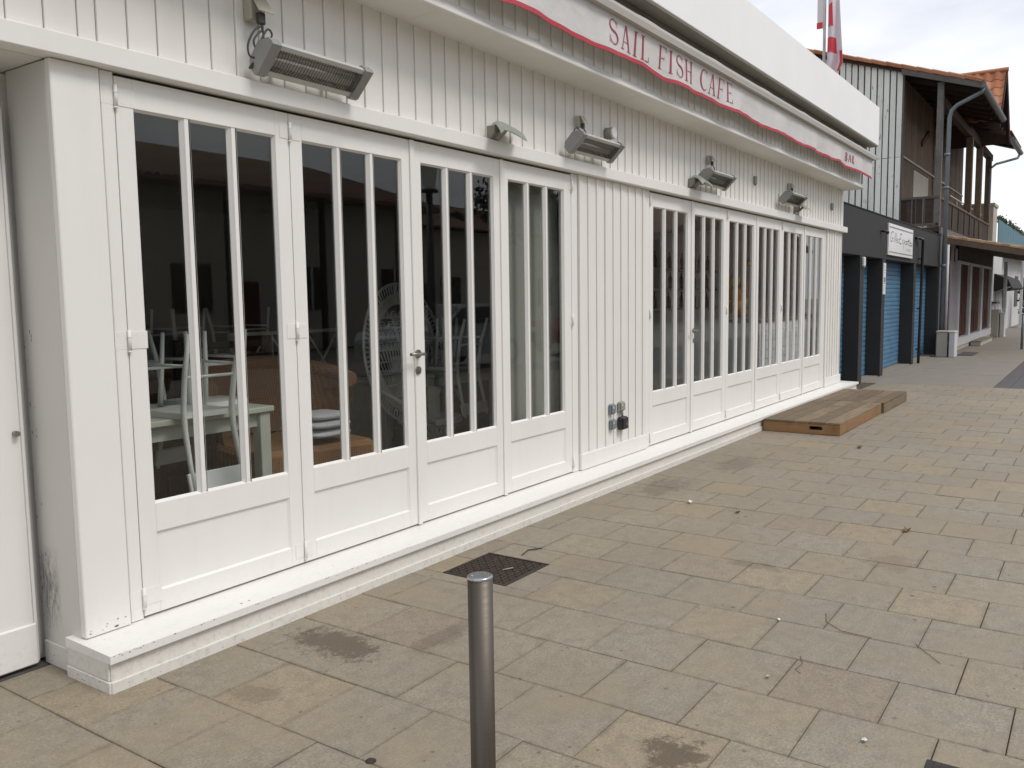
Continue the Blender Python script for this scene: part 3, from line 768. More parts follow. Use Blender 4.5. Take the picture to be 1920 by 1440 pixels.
# sockets with plugs and cables above the heaters
def make_socket(label):
    t = thing('wall_socket', label, 'socket', group='cream sockets feeding the heaters')
    obj('socket_box', MB().cbox(-.045,-.055,-.055,.045,0,.055,.006), M['cream'], t, local=True)
    lid = MB().cbox(-.044,-.006,-.095,.044,.0,.0,.002); lid.xf(Matrix.Translation((0,-.057,.052)) @ Matrix.Rotation(radians(-33), 4, 'X'))
    obj('flap_lid', lid, M['cream'], t, local=True)
    obj('plug', MB().cbox(-.02,-.085,-.075,.02,-.056,-.02,.006), M['cable'], t, local=True)
    return t
sx = [(2.79, 2.925, 'cream outdoor socket with flap above the nearest heater'), (5.86, 2.895, 'cream socket with raised flap above the second heater'),
      (8.50, 2.93, 'small socket on the boards above the third heater'), (11.22, 2.93, 'small socket above the farthest heater')]
s0 = make_socket(sx[0][2]); s0.location = (sx[0][0], 3.40, sx[0][1])
for x, z, lb in sx[1:]:
    c = copy_tree(s0); c.location = (x, 3.40, z); c['label'] = lb; c.scale = (.75, .75, .75)
def cable(pts, lb, r=.0045):
    # smooth by Catmull-Rom
    P_ = [Vector(p) for p in pts]; o = []
    for i in range(len(P_)-1):
        p0, p1, p2, p3 = P_[max(i-1,0)], P_[i], P_[i+1], P_[min(i+2,len(P_)-1)]
        for k in range(6):
            t = k/6; o.append(.5*((2*p1)+(p2-p0)*t+(2*p0-5*p1+4*p2-p3)*t*t+(-p0+3*p1-3*p2+p3)*t**3))
    o.append(P_[-1]); tag(obj('power_cable', MB().tube(o, r, 6), M['cable']), lb, 'cable', 'cables between sockets and heaters')
cable([(2.79,3.33,2.865),(2.795,3.325,2.83),(2.76,3.32,2.80),(2.735,3.32,2.76),(2.755,3.32,2.72),(2.78,3.32,2.78),(2.82,3.32,2.835),(2.84,3.315,2.81),(2.80,3.32,2.76),(2.765,3.32,2.70),(2.715,3.325,2.69),(2.705,3.325,2.74),(2.74,3.32,2.81),(2.785,3.32,2.835),(2.79,3.32,2.76),(2.745,3.33,2.66),(2.72,3.34,2.64),(2.735,3.33,2.665)], 'coiled black cable tied in loops beside the nearest heater', .0050)
for x, z, zb, lb in ((5.86, 2.85, 2.77, 'thin black cable with one loop above the second heater'), (8.50, 2.88, 2.78, 'thin black cable looping to the third heater'), (11.22, 2.88, 2.80, 'thin black cable curving down to the farthest heater')):
    cable([(x,3.345,z),(x+.02,3.33,z-.05),(x-.03,3.33,zb+.0),(x-.13,3.33,zb-.005),(x-.16,3.33,zb+.035),(x-.11,3.33,zb+.055),(x-.06,3.33,zb+.03),(x-.02,3.33,zb-.005),(x+.01,3.34,zb-.04)], lb)
# flood lamps with green-grey visors
def make_flood(label):
    t = thing('flood_lamp', label, 'lamp', group='visored flood lamps on the beam')
    obj('lamp_block', MB().prism([(0,.0),(0,.105),(-.085,.105),(-.075,.045),(-.03,.0)], 0, 0, .085), M['wedge'], t, local=True)
    def sh(u, v):
        xa = -.02+.40*u+.02*v; xb_ = -.16+.40*u; e = sin(pi*v)
        return (xa*(1-v)+xb_*v+.03, -.03-.20*v, .150-.105*v*v-.03*u*u-.02*u+.012*e-.09*max(0, .15-u)*3)
    q = MB().grid(8, 9, sh); q.grid(8, 9, lambda u, v: tuple(Vector(sh(u, v))*Vector((1,1,1)) - Vector((0,0,.006))) if 0 else (sh(u,v)[0], sh(u,v)[1], sh(u,v)[2]-.006), flip=True)
    obj('visor', q, M['visor'], t, local=True)
    obj('lamp_arm', MB().prism([(-.02,.0),(-.06,.0),(-.16,.08),(-.13,.09)], 0, .05, .11), M['wedge'], t, local=True)
    return t
fl = [(4.60, 2.600, 'green-grey visored flood lamp standing on the beam above the third door'), (7.96, 2.615, 'visored flood lamp overlapping the third heater'), (11.42, 2.635, 'visored flood lamp right behind the farthest heater')]
f0 = make_flood(fl[0][2]); f0.location = (fl[0][0]+.08, 3.40, fl[0][1]); f0.scale = (.76, .80, .80)
for x, z, lb in fl[1:]:
    c = copy_tree(f0); c.location = (x+.06, 3.40, z); c['label'] = lb
rl = thing('round_wall_lamp', 'small round white lamp on the boards beside the second heater', 'lamp', (6.33, 3.40, 2.875))
obj('lamp_body', MB().cyl((6.33,3.335,2.875), .047, .065, 20, axis=1), M['wedge'], rl)
obj('lamp_face', MB().cyl((6.33,3.318,2.875), .040, .0165, 20, axis=1, r2=.046).cyl((6.33,3.350,2.80), .012, .05, 8, axis=1), M['cushion'], rl)
for x, z, lb in ((9.92, 2.878, 'small grey junction box high between third and fourth heaters'), (13.33, 2.853, 'small grey junction box near the far end of the wall')):
    jb = thing('junction_box', lb, 'box', (x, 3.40, z)); obj('box_body', MB().cbox(x-.03,3.37,z-.045,x+.03,3.397,z+.045,.005), M['wedge'], jb); obj('gland', MB().cyl((x,3.383,z-.06), .01, .016, 8), M['cable'], jb)
# door contact box between the garages and the cafe corner is tiny; four sockets low on the middle wall
def low(name, x, z, w, h, d, mat, lb, grp=None):
    t = thing(name, lb, 'socket', (x, 3.407, z), group=grp)
    obj('backplate', MB().cbox(x-w/2, 3.407-d*.6, z-h/2, x+w/2, 3.407, z+h/2, .006), M[mat], t)
    obj('cover', MB().cbox(x-w/2+.008, 3.407-d, z-h/2+.010, x+w/2-.006, 3.407-d*.6-.0005, z+h/2-.006, .007), M[mat], t)
    obj('cover_screw', MB().cyl((x-w/2+.022, 3.407-d-.003, z+h/2-.028), .008, .003, 8, axis=1), M['cushion'], t)
low('low_socket', 6.412, .610, .080, .088, .036, 'socket', 'upper left blue-grey socket low on the middle wall', 'sockets low on the middle wall')
low('low_socket', 6.420, .478, .080, .088, .036, 'socket', 'lower left blue-grey socket low on the middle wall', 'sockets low on the middle wall')
low('low_socket', 6.578, .615, .090, .085, .036, 'socket2', 'beige-grey socket above the black box on the middle wall', 'sockets low on the middle wall')
bb = thing('black_box', 'black square switch box below the beige socket', 'box', (6.585, 3.407, .472))
obj('box_body', MB().cbox(6.53,3.362,.415,6.64,3.407,.528,.008), M['black_plastic'], bb)
obj('box_lid', MB().cbox(6.537,3.350,.422,6.633,3.3615,.521,.006), M['black_plastic'], bb)
q = MB()
for (a, b_, c, d) in ((6.588,.470,6.612,.473),(6.588,.450,6.592,.473),(6.606,.450,6.612,.473),(6.585,.482,6.615,.485)): q.box(a,3.349,b_,c,3.3498,d)
obj('box_mark', q, M['greyink'], bb)
obj('box_conduit', MB().tube([(6.585,3.385,.53),(6.585,3.385,.572)], .008, 8), M['wedge'], bb)

# ------------------------------------------------------------------ timber steps
def platform(lb, x0, x1, y0, y1, h, n, hole, grp='timber platforms at the door'):
    t = thing('timber_platform', lb, 'step', ((x0+x1)/2, (y0+y1)/2, 0), group=grp)
    w = (y1-y0)/n; th = .026
    for i in range(n):
        a = y0+w*i; j = random.uniform(-.012, .012)
        obj('plank', MB().cbox(x0+j*.6, a+.0050, h-th+random.uniform(-.001,.001), x1+j, a+w-.0050, h+random.uniform(-.0015,.0015), .003), M['deck'], t)
    bt = h-th-.002
    obj('side_board', MB().cbox(x0+.03, y0+.002, .006, x1-.02, y0+.030, bt, .002), M['deck_side'] if hole else M['deck'], t)
    obj('back_board', MB().cbox(x0+.03, y1-.030, .006, x1-.02, y1-.002, bt, .002), M['deck'], t)
    if hole:
        ya, yb, za, zb = y0+.19, y0+.335, .052, .092
        e = MB().cbox(x0+.004, y0+.001, .004, x0+.0295, ya, bt, .0015).cbox(x0+.004, yb, .004, x0+.0295, y1-.001, bt, .0015)
        e.box(x0+.004, ya, .004, x0+.0295, yb, za).box(x0+.004, ya, zb, x0+.0295, yb, bt)
        r = (zb-za)/2
        for (yc, sgn) in ((ya, 1), (yb, -1)):
            for s_ in (0, 1):
                zc = za if s_ == 0 else zb; cz = za+r; cy = yc+sgn*r; pts = [(yc, zc)]
                for k in range(6):
                    an = pi/2*k/5; pts.append((cy-sgn*r*cos(an), cz+(-1 if s_ == 0 else 1)*r*sin(an)))
                e.prism(pts, 0, x0+.004, x0+.0295)
        obj('end_board', e, M['deck_side'], t, 'orange pine end board with an oval hand hole')
    else:
        obj('end_board', MB().cbox(x0+.004, y0+.001, .004, x0+.0295, y1-.001, bt, .002), M['deck'], t)
    obj('far_board', MB().cbox(x1-.0195, y0+.001, .004, x1-.001, y1-.001, bt, .002), M['deck'], t)
platform('nearer low timber platform with orange ends and a hand hole', 9.70, 11.82, 2.325, 3.178, .142, 5, True)
platform('farther weathered timber platform behind the nearer one', 11.86, 13.42, 2.300, 3.178, .140, 6, False)

# ------------------------------------------------------------------ manhole cover and bollard
mh = thing('manhole_cover', 'rusty square iron cover set in the paving behind the bollard', 'manhole cover', (3.92, 2.83, 0))
a0, b0, a1, b1 = MAN
obj('cover_plate', MB().cbox(a0+.020, b0+.020, -.03, a1-.020, b1-.020, -.0022, .003), M['iron'], mh)
fr = MB().cbox(a0+.003, b0+.003, -.03, a0+.016, b1-.003, .001, .002).cbox(a1-.016, b0+.003, -.03, a1-.003, b1-.003, .001, .002).cbox(a0+.016, b0+.003, -.03, a1-.016, b0+.016, .001, .002).cbox(a0+.016, b1-.016, -.03, a1-.016, b1-.003, .001, .002)
obj('cover_frame', fr, M['iron'], mh)
q = MB(); n = 13; w = (a1-a0-.052)/n; h_ = (b1-b0-.052)/n
for i in range(n):
    for j in range(n):
        x = a0+.026+w*(i+.5); y = b0+.026+h_*(j+.5); r = w*.36
        if (i+j) % 2: v = [(x-r,y-r*.35,-.0028),(x+r,y-r*.35,-.0028),(x+r,y+r*.35,-.0028),(x-r,y+r*.35,-.0028)]
        else: v = [(x-r*.35,y-r,-.0028),(x+r*.35,y-r,-.0028),(x+r*.35,y+r,-.0028),(x-r*.35,y+r,-.0028)]
        cx, cy = x, y; top = [(cx+(p[0]-cx)*.7, cy+(p[1]-cy)*.7, .0035) for p in v]
        q.add(v+top, [(4,5,6,7),(0,1,5,4),(1,2,6,5),(2,3,7,6),(3,0,4,7)])
obj('raised_tread', q, M['iron'], mh)
obj('lifting_hole', MB().box(a0+.31, b0+.035, -.0006, a0+.345, b0+.055, -.0002), M['black_plastic'], mh)
bo = thing('bollard', 'brushed steel bollard with a flat polished cap in the foreground', 'bollard', (1.867, 1.405, 0))
def lathe(prof, cx, cy, n=48):
    q = MB(); v = [(cx+r*cos(2*pi*k/n), cy+r*sin(2*pi*k/n), z) for (r, z) in prof for k in range(n)]
    f = [(i*n+k, i*n+(k+1) % n, (i+1)*n+(k+1) % n, (i+1)*n+k) for i in range(len(prof)-1) for k in range(n)]
    q.add(v, f, True); q.f.append(tuple(len(q.v)-n+k for k in range(n))); q.sm.append(False); return q
RB = .0355
obj('post', lathe([(RB,-.02),(RB,.772)], 1.867, 1.405), M['steel'], bo)
obj('cap', lathe([(RB+.0006,.7725),(RB+.0008,.7765),(RB-.0006,.7793),(RB-.0035,.781)], 1.867, 1.405), simple('cap_steel', (.42,.44,.45), .28, .9, nscale=30), bo)
obj('cap_pin', MB().cyl((1.850,1.42,.781), .0022, .0012, 8), M['cushion'], bo)
st = thing('metal_stud', 'small round dark metal stud in the paving near the bottom edge', 'stud', (1.992, 1.975, 0)); obj('stud_head', MB().cyl((1.992,1.975,-.001), .017, .005, 20, r2=.015), M['iron'], st); obj('stud_rim', MB().cyl((1.992,1.975,-.002), .019, .003, 20), M['iron'], st)
dg = thing('drain_grate', 'dark drain cover at the bottom right edge of the paving', 'drain cover', (2.93, .32, 0)); obj('grate_plate', MB().cbox(2.79,.20,-.002,3.015,.42,.004,.003), simple('drain_dark', (.02,.02,.022), .6), dg)
for i in range(5): obj('grate_bar', MB().cbox(2.80,.215+.04*i,.0042,3.005,.235+.04*i,.007,.001), M['iron'], dg)

# litter
def stick(pts, lb, r=.003, mat='cable', cat='stick'):
    return tag(obj('thin_stick', MB().tube(pts, r, 5), M[mat]), lb, cat)
stick([(4.203,2.84,.005),(4.30,2.865,.006),(4.385,2.815,.005)], 'bent black stick lying beside the manhole cover', .004)
stick([(4.19,1.05,.004),(4.08,1.02,.004),(4.0,.93,.004),(3.99,.80,.004)], 'long thin curved twig on the paving right of the bollard', .0015, 'deadleaf', 'twig')
stick([(3.62,1.01,.003),(3.55,.98,.003),(3.48,.99,.003),(3.45,.96,.003)], 'short curved twig lying in the lower right paving', .0012, 'deadleaf', 'twig')
stick([(4.02,.62,.003),(3.86,.50,.003)], 'straight thin twig at the right edge of the paving', .0013, 'deadleaf', 'twig')
stick([(3.90,2.77,.007),(3.96,2.74,.008)], 'pale scrap of straw lying on the manhole cover', .003, 'cream', 'straw')
def leaf(x, y, s, mat, lb, cat, name):
    v = []; n = 8
    for k in range(n):
        a = 2*pi*k/n; rr = s*(1 if k % 2 else .62)*random.uniform(.8,1.15); v.append((x+rr*cos(a), y+rr*.6*sin(a), .006+random.uniform(0, s*.5)))
    v.append((x, y, .004)); q = MB().add(v, [(k, (k+1) % n, n) for k in range(n)])
    q2 = [(p[0], p[1], p[2]-.0028) for p in v]; q.add(q2, [((k+1) % n, k, n) for k in range(n)]); tag(obj(name, q, M[mat]), lb, cat)
leaf(5.966, 2.505, .035, 'litter', 'crumpled white scrap of paper on the paving in front of the middle wall', 'litter', 'paper_scrap')
leaf(5.872, 2.099, .028, 'deadleaf', 'curled brown leaf to the right of the white paper scrap', 'leaf', 'dry_leaf')
leaf(5.967, .998, .045, 'deadleaf', 'curled olive leaf toward the right side of the paving', 'leaf', 'dry_leaf')
leaf(9.05, 1.98, .055, 'deadleaf', 'dead leaves in front of the timber platform', 'leaf', 'dry_leaf')
leaf(3.98, 1.215, .014, 'litter', 'tiny white speck on the paving right of the bollard', 'litter', 'paper_scrap')
leaf(3.02, .62, .018, 'litter', 'small white scrap at the bottom right of the paving', 'litter', 'paper_scrap')
leaf(3.34, 1.06, .016, 'cream', 'small pale curled scrap in a joint at lower right', 'litter', 'paper_scrap')

# flaked paint along the sill and plinth edges
q = MB(); rr = random.Random(4)
def fleck(o, a, b, s_):
    o = Vector(o); a = Vector(a); b = Vector(b); n = 6; v = []
    for k in range(n):
        t = 2*pi*k/n+rr.uniform(-.3,.3); v.append(o + a*(s_*rr.uniform(.8,2.4)*cos(t)) + b*(s_*rr.uniform(.35,.9)*sin(t)))
    q.add(v, [tuple(range(n))])
for _ in range(70):
    x = 1.80+rr.random()**1.6*8.0; fleck((x, 3.1832, .1565-rr.random()**3*.012), (1,0,0), (0,0,1), rr.uniform(.0012,.0034))
for _ in range(16):
    x = 1.82+rr.random()*2.2; y = 3.20+rr.random()*.20; fleck((x, y, .1592+(y-3.184)*.0238), (1,0,0), (0,1,0), rr.uniform(.0012,.0032))
for _ in range(30):
    x = 1.80+rr.random()**1.3*9.0; fleck((x, 3.1913, rr.uniform(.001,.045)), (1,0,0), (0,0,1), rr.uniform(.001,.003))
for _ in range(9): fleck((1.7840, 3.212+rr.uniform(0,.29), rr.uniform(.004,.043)), (0,1,0), (0,0,1), rr.uniform(.0015,.004))
for _ in range(10): fleck((rr.uniform(1.825,2.0), 3.4151, .168+rr.random()**2*.05), (1,0,0), (0,0,1), rr.uniform(.0012,.004))
fleck((1.955, 3.4149, .182), (1,0,0), (0,0,1), .008)
for x in (2.46, 2.505): fleck((x, 3.24, .1605), (1,0,0), (0,1,0), .006)
for _ in range(22): fleck((1.8072+.0005, 3.54+rr.uniform(0,.19), rr.uniform(.01,.09)), (0,1,0), (0,0,1), rr.uniform(.001,.003))
for _ in range(26): fleck((1.8190, rr.choice((3.742,3.752,3.70))+rr.uniform(-.006,.006), rr.uniform(.02,1.5)), (0,0,1), (0,1,0), rr.uniform(.002,.006))
o = obj('flaked_paint', q, simple('bare_flaked_patch', (.15,.13,.105), .9), cafe); o['kind'] = 'stuff'
# ------------------------------------------------------------------ garages
GA = thing('garage_building', 'low black rendered garage row with blue roller doors', 'building', (19, 3.44, 0))
def G(name, mb, mat, lb=None, parent=None): return obj(name, mb, M[mat], parent or GA, lb)
G('header_wall', MB().cbox(14.16, 3.44, 2.207, 23.98, 3.80, 2.985, .004), 'black_wall')
G('parapet_cap', MB().cbox(14.15, 3.428, 2.986, 23.99, 3.82, 3.005, .003), 'black_wall')
pil = [(14.12,14.155),(15.46,15.74),(17.23,17.50),(20.45,20.70),(23.70,23.98)]
for a, b_ in pil: G('pillar', MB().cbox(a, 3.4402, 0, b_, 3.80, 2.2065, .004), 'black_wall')
G('roof_deck', MB().box(14.16, 3.82, 2.80, 26.5, 9.0, 2.90), 'black_wall')
for i in range(4):
    a, b_ = pil[i][1], pil[i+1][0]
    rd = G('roller_door', MB().box(a+.002, 3.722, .02, b_-.002, 3.74, 2.205), 'blue', 'blue horizontally ribbed roller door')
    z = .025; k = 0
    while z < 2.19:
        h = min(.088, 2.2-z)
        obj('slat', MB().prism([(3.7215,z+.002),(3.709,z+.006),(3.706,z+h*.5),(3.709,z+h-.004),(3.7215,z+h-.0005)], 0, a+.006, b_-.006), M['blue'], rd); z += .091
    G('door_sill', MB().cbox(a-.0, 3.47, -.03, b_+.0, 3.80, .016, .004), 'concrete')
G('back_wall', MB().box(14.16, 8.9, 0, 26.5, 9.0, 2.80), 'black_wall')
sg = thing('shop_sign', 'white rectangular sign with handwritten black lettering on the black wall', 'sign', (18.8, 3.43, 2.59))
obj('sign_board', MB().cbox(17.56, 3.405, 2.290, 20.02, 3.438, 2.888, .004), M['sign'], sg)
q = MB().box(17.60, 3.4038, 2.805, 19.98, 3.4046, 2.832).box(17.60, 3.4038, 2.338, 19.98, 3.4046, 2.362)
obj('sign_rule', q, M['greyink'], sg)
def script(parent, strokes, x0, z0, kx, kz, w, mat='ink'):
    q = MB()
    for n_, s_ in enumerate(strokes):
        pts = [(x0+p[0]*kx, z0+p[1]*kz) for p in s_]
        for quad in strip(pts, w): q.add([(u, 3.4040-.00015*n_, v) for u, v in quad], [(0,1,2,3)])
    obj('sign_lettering', q, M[mat], parent)
# hand-drawn word 'Gilles' and a longer second word
gil = [[(.62,.92),(.42,1.0),(.15,.75),(.02,.35),(.10,.04),(.35,.05),(.55,.35),(.30,.38)], [(.72,.05),(.78,.45)], [(.90,.05),(1.05,.95)], [(1.10,.05),(1.25,.95)], [(1.32,.22),(1.50,.28),(1.45,.45),(1.30,.32),(1.38,.06),(1.55,.08)], [(1.85,.42),(1.68,.36),(1.82,.18),(1.68,.04)], [(.80,.62),(.81,.65)]]
esp = [[(.62,.95),(.35,1.0),(.20,.72),(.45,.60),(.15,.45),(.08,.12),(.50,.05)], [(.95,.50),(.78,.42),(.92,.22),(.75,.08)], [(1.05,-.35),(1.20,.5),(1.42,.35),(1.12,.15)], [(1.80,.42),(1.55,.40),(1.52,.12),(1.75,.12),(1.85,.45),(1.86,.08)], [(1.98,.08),(2.05,.46),(2.25,.44)], [(2.35,.80),(2.30,.10),(2.48,.06)], [(2.20,.52),(2.55,.56)], [(2.60,.30),(2.80,.36),(2.72,.48),(2.58,.30),(2.65,.06),(2.85,.10)], [(2.95,.44),(2.98,.10),(3.15,.10),(3.2,.44),(3.22,.06)]]
script(sg, gil, 17.68, 2.545, .46, .20, .020); script(sg, esp, 18.52, 2.53, .44, .21, .022)
sur = [[(0.3*i+.02*j, .1+.8*((j+i) % 2)) for j in range(3)] for i in range(8)]
script(sg, sur, 19.30, 2.415, .23, .07, .014, 'greyink')
nb = thing('notice_board', 'tall narrow white notice on the second black pillar with a grey square', 'notice', (17.1, 3.43, 1.8))
obj('notice_panel', MB().cbox(17.265, 3.425, 1.545, 17.475, 3.4385, 2.13, .002), M['sign'], nb)
obj('notice_picture', MB().box(17.30, 3.4238, 1.775, 17.445, 3.4243, 1.865), M['greyink'], nb)
q = MB()
for z in (2.07,2.03,1.99,1.95,1.70,1.66,1.62): q.box(17.30, 3.4238, z, 17.30+random.uniform(.08,.145), 3.4243, z+.010)
q.box(17.29, 3.4238, 1.748, 17.45, 3.4243, 1.762); obj('notice_text', q, M['greyink'], nb)
pb_ = thing('pillar_lamp', 'small white box lamp near the top of the first black pillar', 'lamp', (15.6, 3.43, 2.1)); obj('lamp_case', MB().cbox(15.56,3.395,2.03,15.66,3.4385,2.185,.01), M['sign'], pb_); obj('lamp_base', MB().cbox(15.57,3.40,2.005,15.65,3.4385,2.029,.003), M['wedge'], pb_)
dp = thing('drain_pipe', 'thin black drain pipe with a bent top beside the third black pillar', 'pipe', (20.85, 3.37, 0))
obj('pipe', MB().tube([(20.45,3.42,2.745),(20.55,3.37,2.75),(20.86,3.35,2.74),(20.90,3.35,2.70),(20.91,3.36,1.2),(20.90,3.37,.0)], .030, 10), M['black_plastic'], dp)
for z in (2.3, 1.2, .3): obj('pipe_clip', MB().cbox(20.86,3.38,z,20.95,3.43,z+.03,.003), M['black_plastic'], dp)
ws = thing('wall_spot', 'small black spot lamp on the black wall left of the sign', 'lamp', (17.0, 3.40, 2.7)); obj('spot_head', MB().tube([(17.0,3.44,2.70),(17.0,3.36,2.70),(17.06,3.33,2.67)], [.02,.025,.035], 8), M['black_plastic'], ws); obj('spot_base', MB().cyl((17.0,3.43,2.70), .04, .0095, 10, axis=1), M['black_plastic'], ws)

# ------------------------------------------------------------------ timber house
TH = thing('timber_house', 'two storey timber house with peeling white gable boards, balcony and tiled roof', 'house', (24, 4.4, 0))
def T(name, mb, mat, lb=None, parent=None): return obj(name, mb, M[mat], parent or TH, lb)
def roof_z(y): return 6.58+(y-2.68)*.333
# gable side wall: white boards with dark gaps
T('side_backing', MB().prism([(4.41,2.9),(9.5,2.9),(9.5,roof_z(9.5)-.06),(4.41,roof_z(4.41)-.06)], 0, 23.83, 23.90), 'timber_grey')
y = 4.395; pitch = .1555
while y < 9.3:
    w = pitch-.034; j = random.uniform(-.004,.004)
    for (za, zb) in ((2.88, 4.985), (5.0, None)):
        zz = zb or roof_z(y+w/2)-.03+random.uniform(-.01,.01)
        T('side_board', MB().prism([(y+j,za+random.uniform(-.02,0)),(y+w+j,za),(y+w+j,zz),(y+j,zz-(.02 if not zb else 0))], 0, 23.795, 23.829), 'peeling')
    y += pitch
T('corner_post', MB().cbox(23.80, 4.355, 2.88, 23.93, 4.393, roof_z(4.36)-.08, .004), 'timber_grey')
# street side wall behind the balcony
T('front_backing', MB().box(23.905, 4.41, .0, 35.0, 4.45, 7.0), 'timber_dark')
x = 23.94
while x < 28.6:
    if not (25.50 < x+.07 < 27.85): T('cladding_board', MB().cbox(x+.003, 4.385, 3.2, x+.147, 4.409, 6.95, .003), 'timber_mid')
    else:
        T('cladding_board', MB().cbox(x+.003, 4.385, 4.90, x+.147, 4.409, 6.95, .003), 'timber_mid')
    x += .15
x = 28.6
while x < 34.9: T('cladding_board', MB().cbox(x+.003, 4.385, 3.2, x+.247, 4.409, 6.95, .003), 'timber_mid'); x += .25
T('shutter', MB().cbox(25.56, 4.375, 3.25, 26.66, 4.408, 4.88, .006), 'far_beige'); T('shutter', MB().cbox(26.68, 4.375, 3.25, 27.84, 4.408, 4.88, .006), 'far_beige')
T('lintel_trim', MB().cbox(24.0, 4.35, 4.99, 35.0, 4.384, 5.04, .003), 'far_beige')
T('wall_brace', MB().prism([(26.5,5.6),(27.6,6.05),(27.6,6.2),(26.5,5.75)], 1, 4.34, 4.384), 'brown_panel')
# balcony
T('balcony_floor', MB().cbox(23.80, 3.46, 3.08, 35.0, 4.40, 3.19, .005), 'timber_dark')
T('balcony_edge', MB().cbox(23.76, 3.42, 3.02, 35.1, 3.459, 3.20, .004), 'timber_grey')
T('top_rail', MB().cbox(23.78, 3.475, 3.90, 35.0, 3.555, 3.965, .004), 'timber_mid')
T('top_rail', MB().cbox(23.78, 3.556, 3.90, 23.86, 4.35, 3.965, .004), 'timber_grey')
T('bottom_rail', MB().cbox(23.78, 3.49, 3.24, 35.0, 3.54, 3.30, .004), 'timber_dark')
T('bottom_rail', MB().cbox(23.79, 3.556, 3.24, 23.85, 4.35, 3.30, .004), 'timber_grey')
y = 3.60
while y < 4.25: T('baluster_board', MB().cbox(23.805, y, 3.301, 23.835, y+.20, 3.899, .003), 'timber_dark'); y += .207
for yy in (3.82, 4.08): T('rail_post', MB().cbox(23.775, yy, 3.20, 23.804, yy+.035, 3.9, .003), 'timber_grey')
x = 23.95
while x < 34.8: T('baluster_board', MB().cbox(x, 3.50, 3.301, x+.20, 3.53, 3.899, .003), 'timber_dark'); x += .215
for x in (24.9, 26.1, 27.3, 28.5, 29.7, 30.9, 32.1): T('rail_post', MB().cbox(x, 3.478, 3.20, x+.07, 3.499, 3.9, .003), 'timber_dark')
T('corner_column', MB().cbox(23.80, 3.46, 3.2, 23.96, 3.60, roof_z(3.5)-.15, .006), 'timber_grey')
for x, w in ((29.1, .2), (31.5, .2), (34.1, .2)):
    T('column', MB().cbox(x, 3.40, 3.97, x+w, 3.58, 6.15, .006), 'timber_mid')
T('eave_beam', MB().cbox(24.0, 3.44, 6.151, 35.0, 3.60, 6.36, .006), 'timber_dark')
T('towel_line', MB().cbox(26.5, 3.60, 4.20, 33.8, 3.62, 4.23, .003), 'far_beige')
for x in (28.0, 29.5, 31.0): T('line_stay', MB().cbox(x, 3.621, 3.97, x+.04, 3.64, 4.23, .003), 'far_beige')
# roof: underside boards, verge tiles and eave
RX0, RX1 = 23.62, 35.3
T('roof_underside', MB().prism([(2.68,roof_z(2.68)-.10),(10.2,roof_z(10.2)-.10),(10.2,roof_z(10.2)-.03),(2.68,roof_z(2.68)-.03)], 0, RX0+.06, 28.9), 'timber_dark')
T('roof_underside', MB().prism([(3.05,roof_z(3.05)-.10),(10.2,roof_z(10.2)-.10),(10.2,roof_z(10.2)-.03),(3.05,roof_z(3.05)-.03)], 0, 28.905, 31.55), 'timber_dark')
T('roof_underside', MB().prism([(2.68,roof_z(2.68)-.10),(10.2,roof_z(10.2)-.10),(10.2,roof_z(10.2)-.03),(2.68,roof_z(2.68)-.03)], 0, 31.555, RX1), 'timber_dark')
T('barge_board', MB().prism([(2.66,roof_z(2.66)-.17),(4.40,roof_z(4.40)-.17),(4.40,roof_z(4.40)-.035),(2.66,roof_z(2.66)-.035)], 0, RX0, RX0+.05), 'timber_grey')
for i in range(14):
    x = 24.2+i*.75; T('rafter', MB().prism([(2.75,roof_z(2.75)-.22),(5.0,roof_z(5.0)-.22),(5.0,roof_z(5.0)-.105),(2.75,roof_z(2.75)-.105)], 0, x, x+.08), 'timber_dark')
def tile_mb():
    """local: ridge-to-eave along -y (length .40), width along x; curved pan-and-roll"""
    def f(u, v): return ((u-.5)*.27, -v*.40+.0, .030*sin(u*2*pi+.5)+.030*(1-0)-.0+.018*v)
    q = MB().grid(7, 2, f)
    q.grid(7, 2, lambda u, v: (f(u,v)[0], f(u,v)[1], f(u,v)[2]-.016), flip=True)
    v0 = [f(i/7, 1) for i in range(8)]; n = len(q.v)
    q.v += v0 + [(p[0], p[1], p[2]-.016) for p in v0]; q.f += [(n+i, n+i+1, n+8+i+1, n+8+i)[::-1] for i in range(7)]; q.sm += [False]*7
    return q.mesh('roof_tile', M['tile'])
TM = tile_mb(); TMF = tile_mb()
def put(me, name, M4, parent):
    o = bpy.data.objects.new(name, me); C.objects.link(o); o.parent = parent
    o.matrix_local = Matrix.Translation(-wloc(parent)) @ M4; o['tint'] = random.random(); return o
# verge tiles along the gable edge (boxy half-round edge tiles)
vm = MB().prism([(-.0,-.10),(.0,.055),(-.03,.075),(-.09,.075),(-.12,.05),(-.12,-.02),(-.105,-.02),(-.105,.035),(-.02,.035),(-.015,-.10)], 1, -.42, 0).mesh('verge_tile', M['tile'])
sl = math.atan(.333); y = 2.62
while y < 9.8:
    m4 = Matrix.Translation((RX0+.105, y, roof_z(y)-.012)) @ Matrix.Rotation(sl, 4, 'X') @ Matrix.Rotation(radians(2.2), 4, 'X') @ Matrix.Translation((0,.42,0)) @ Matrix.Diagonal((1,1,1,1))
    put(vm, 'verge_tile', m4, TH); y += .355
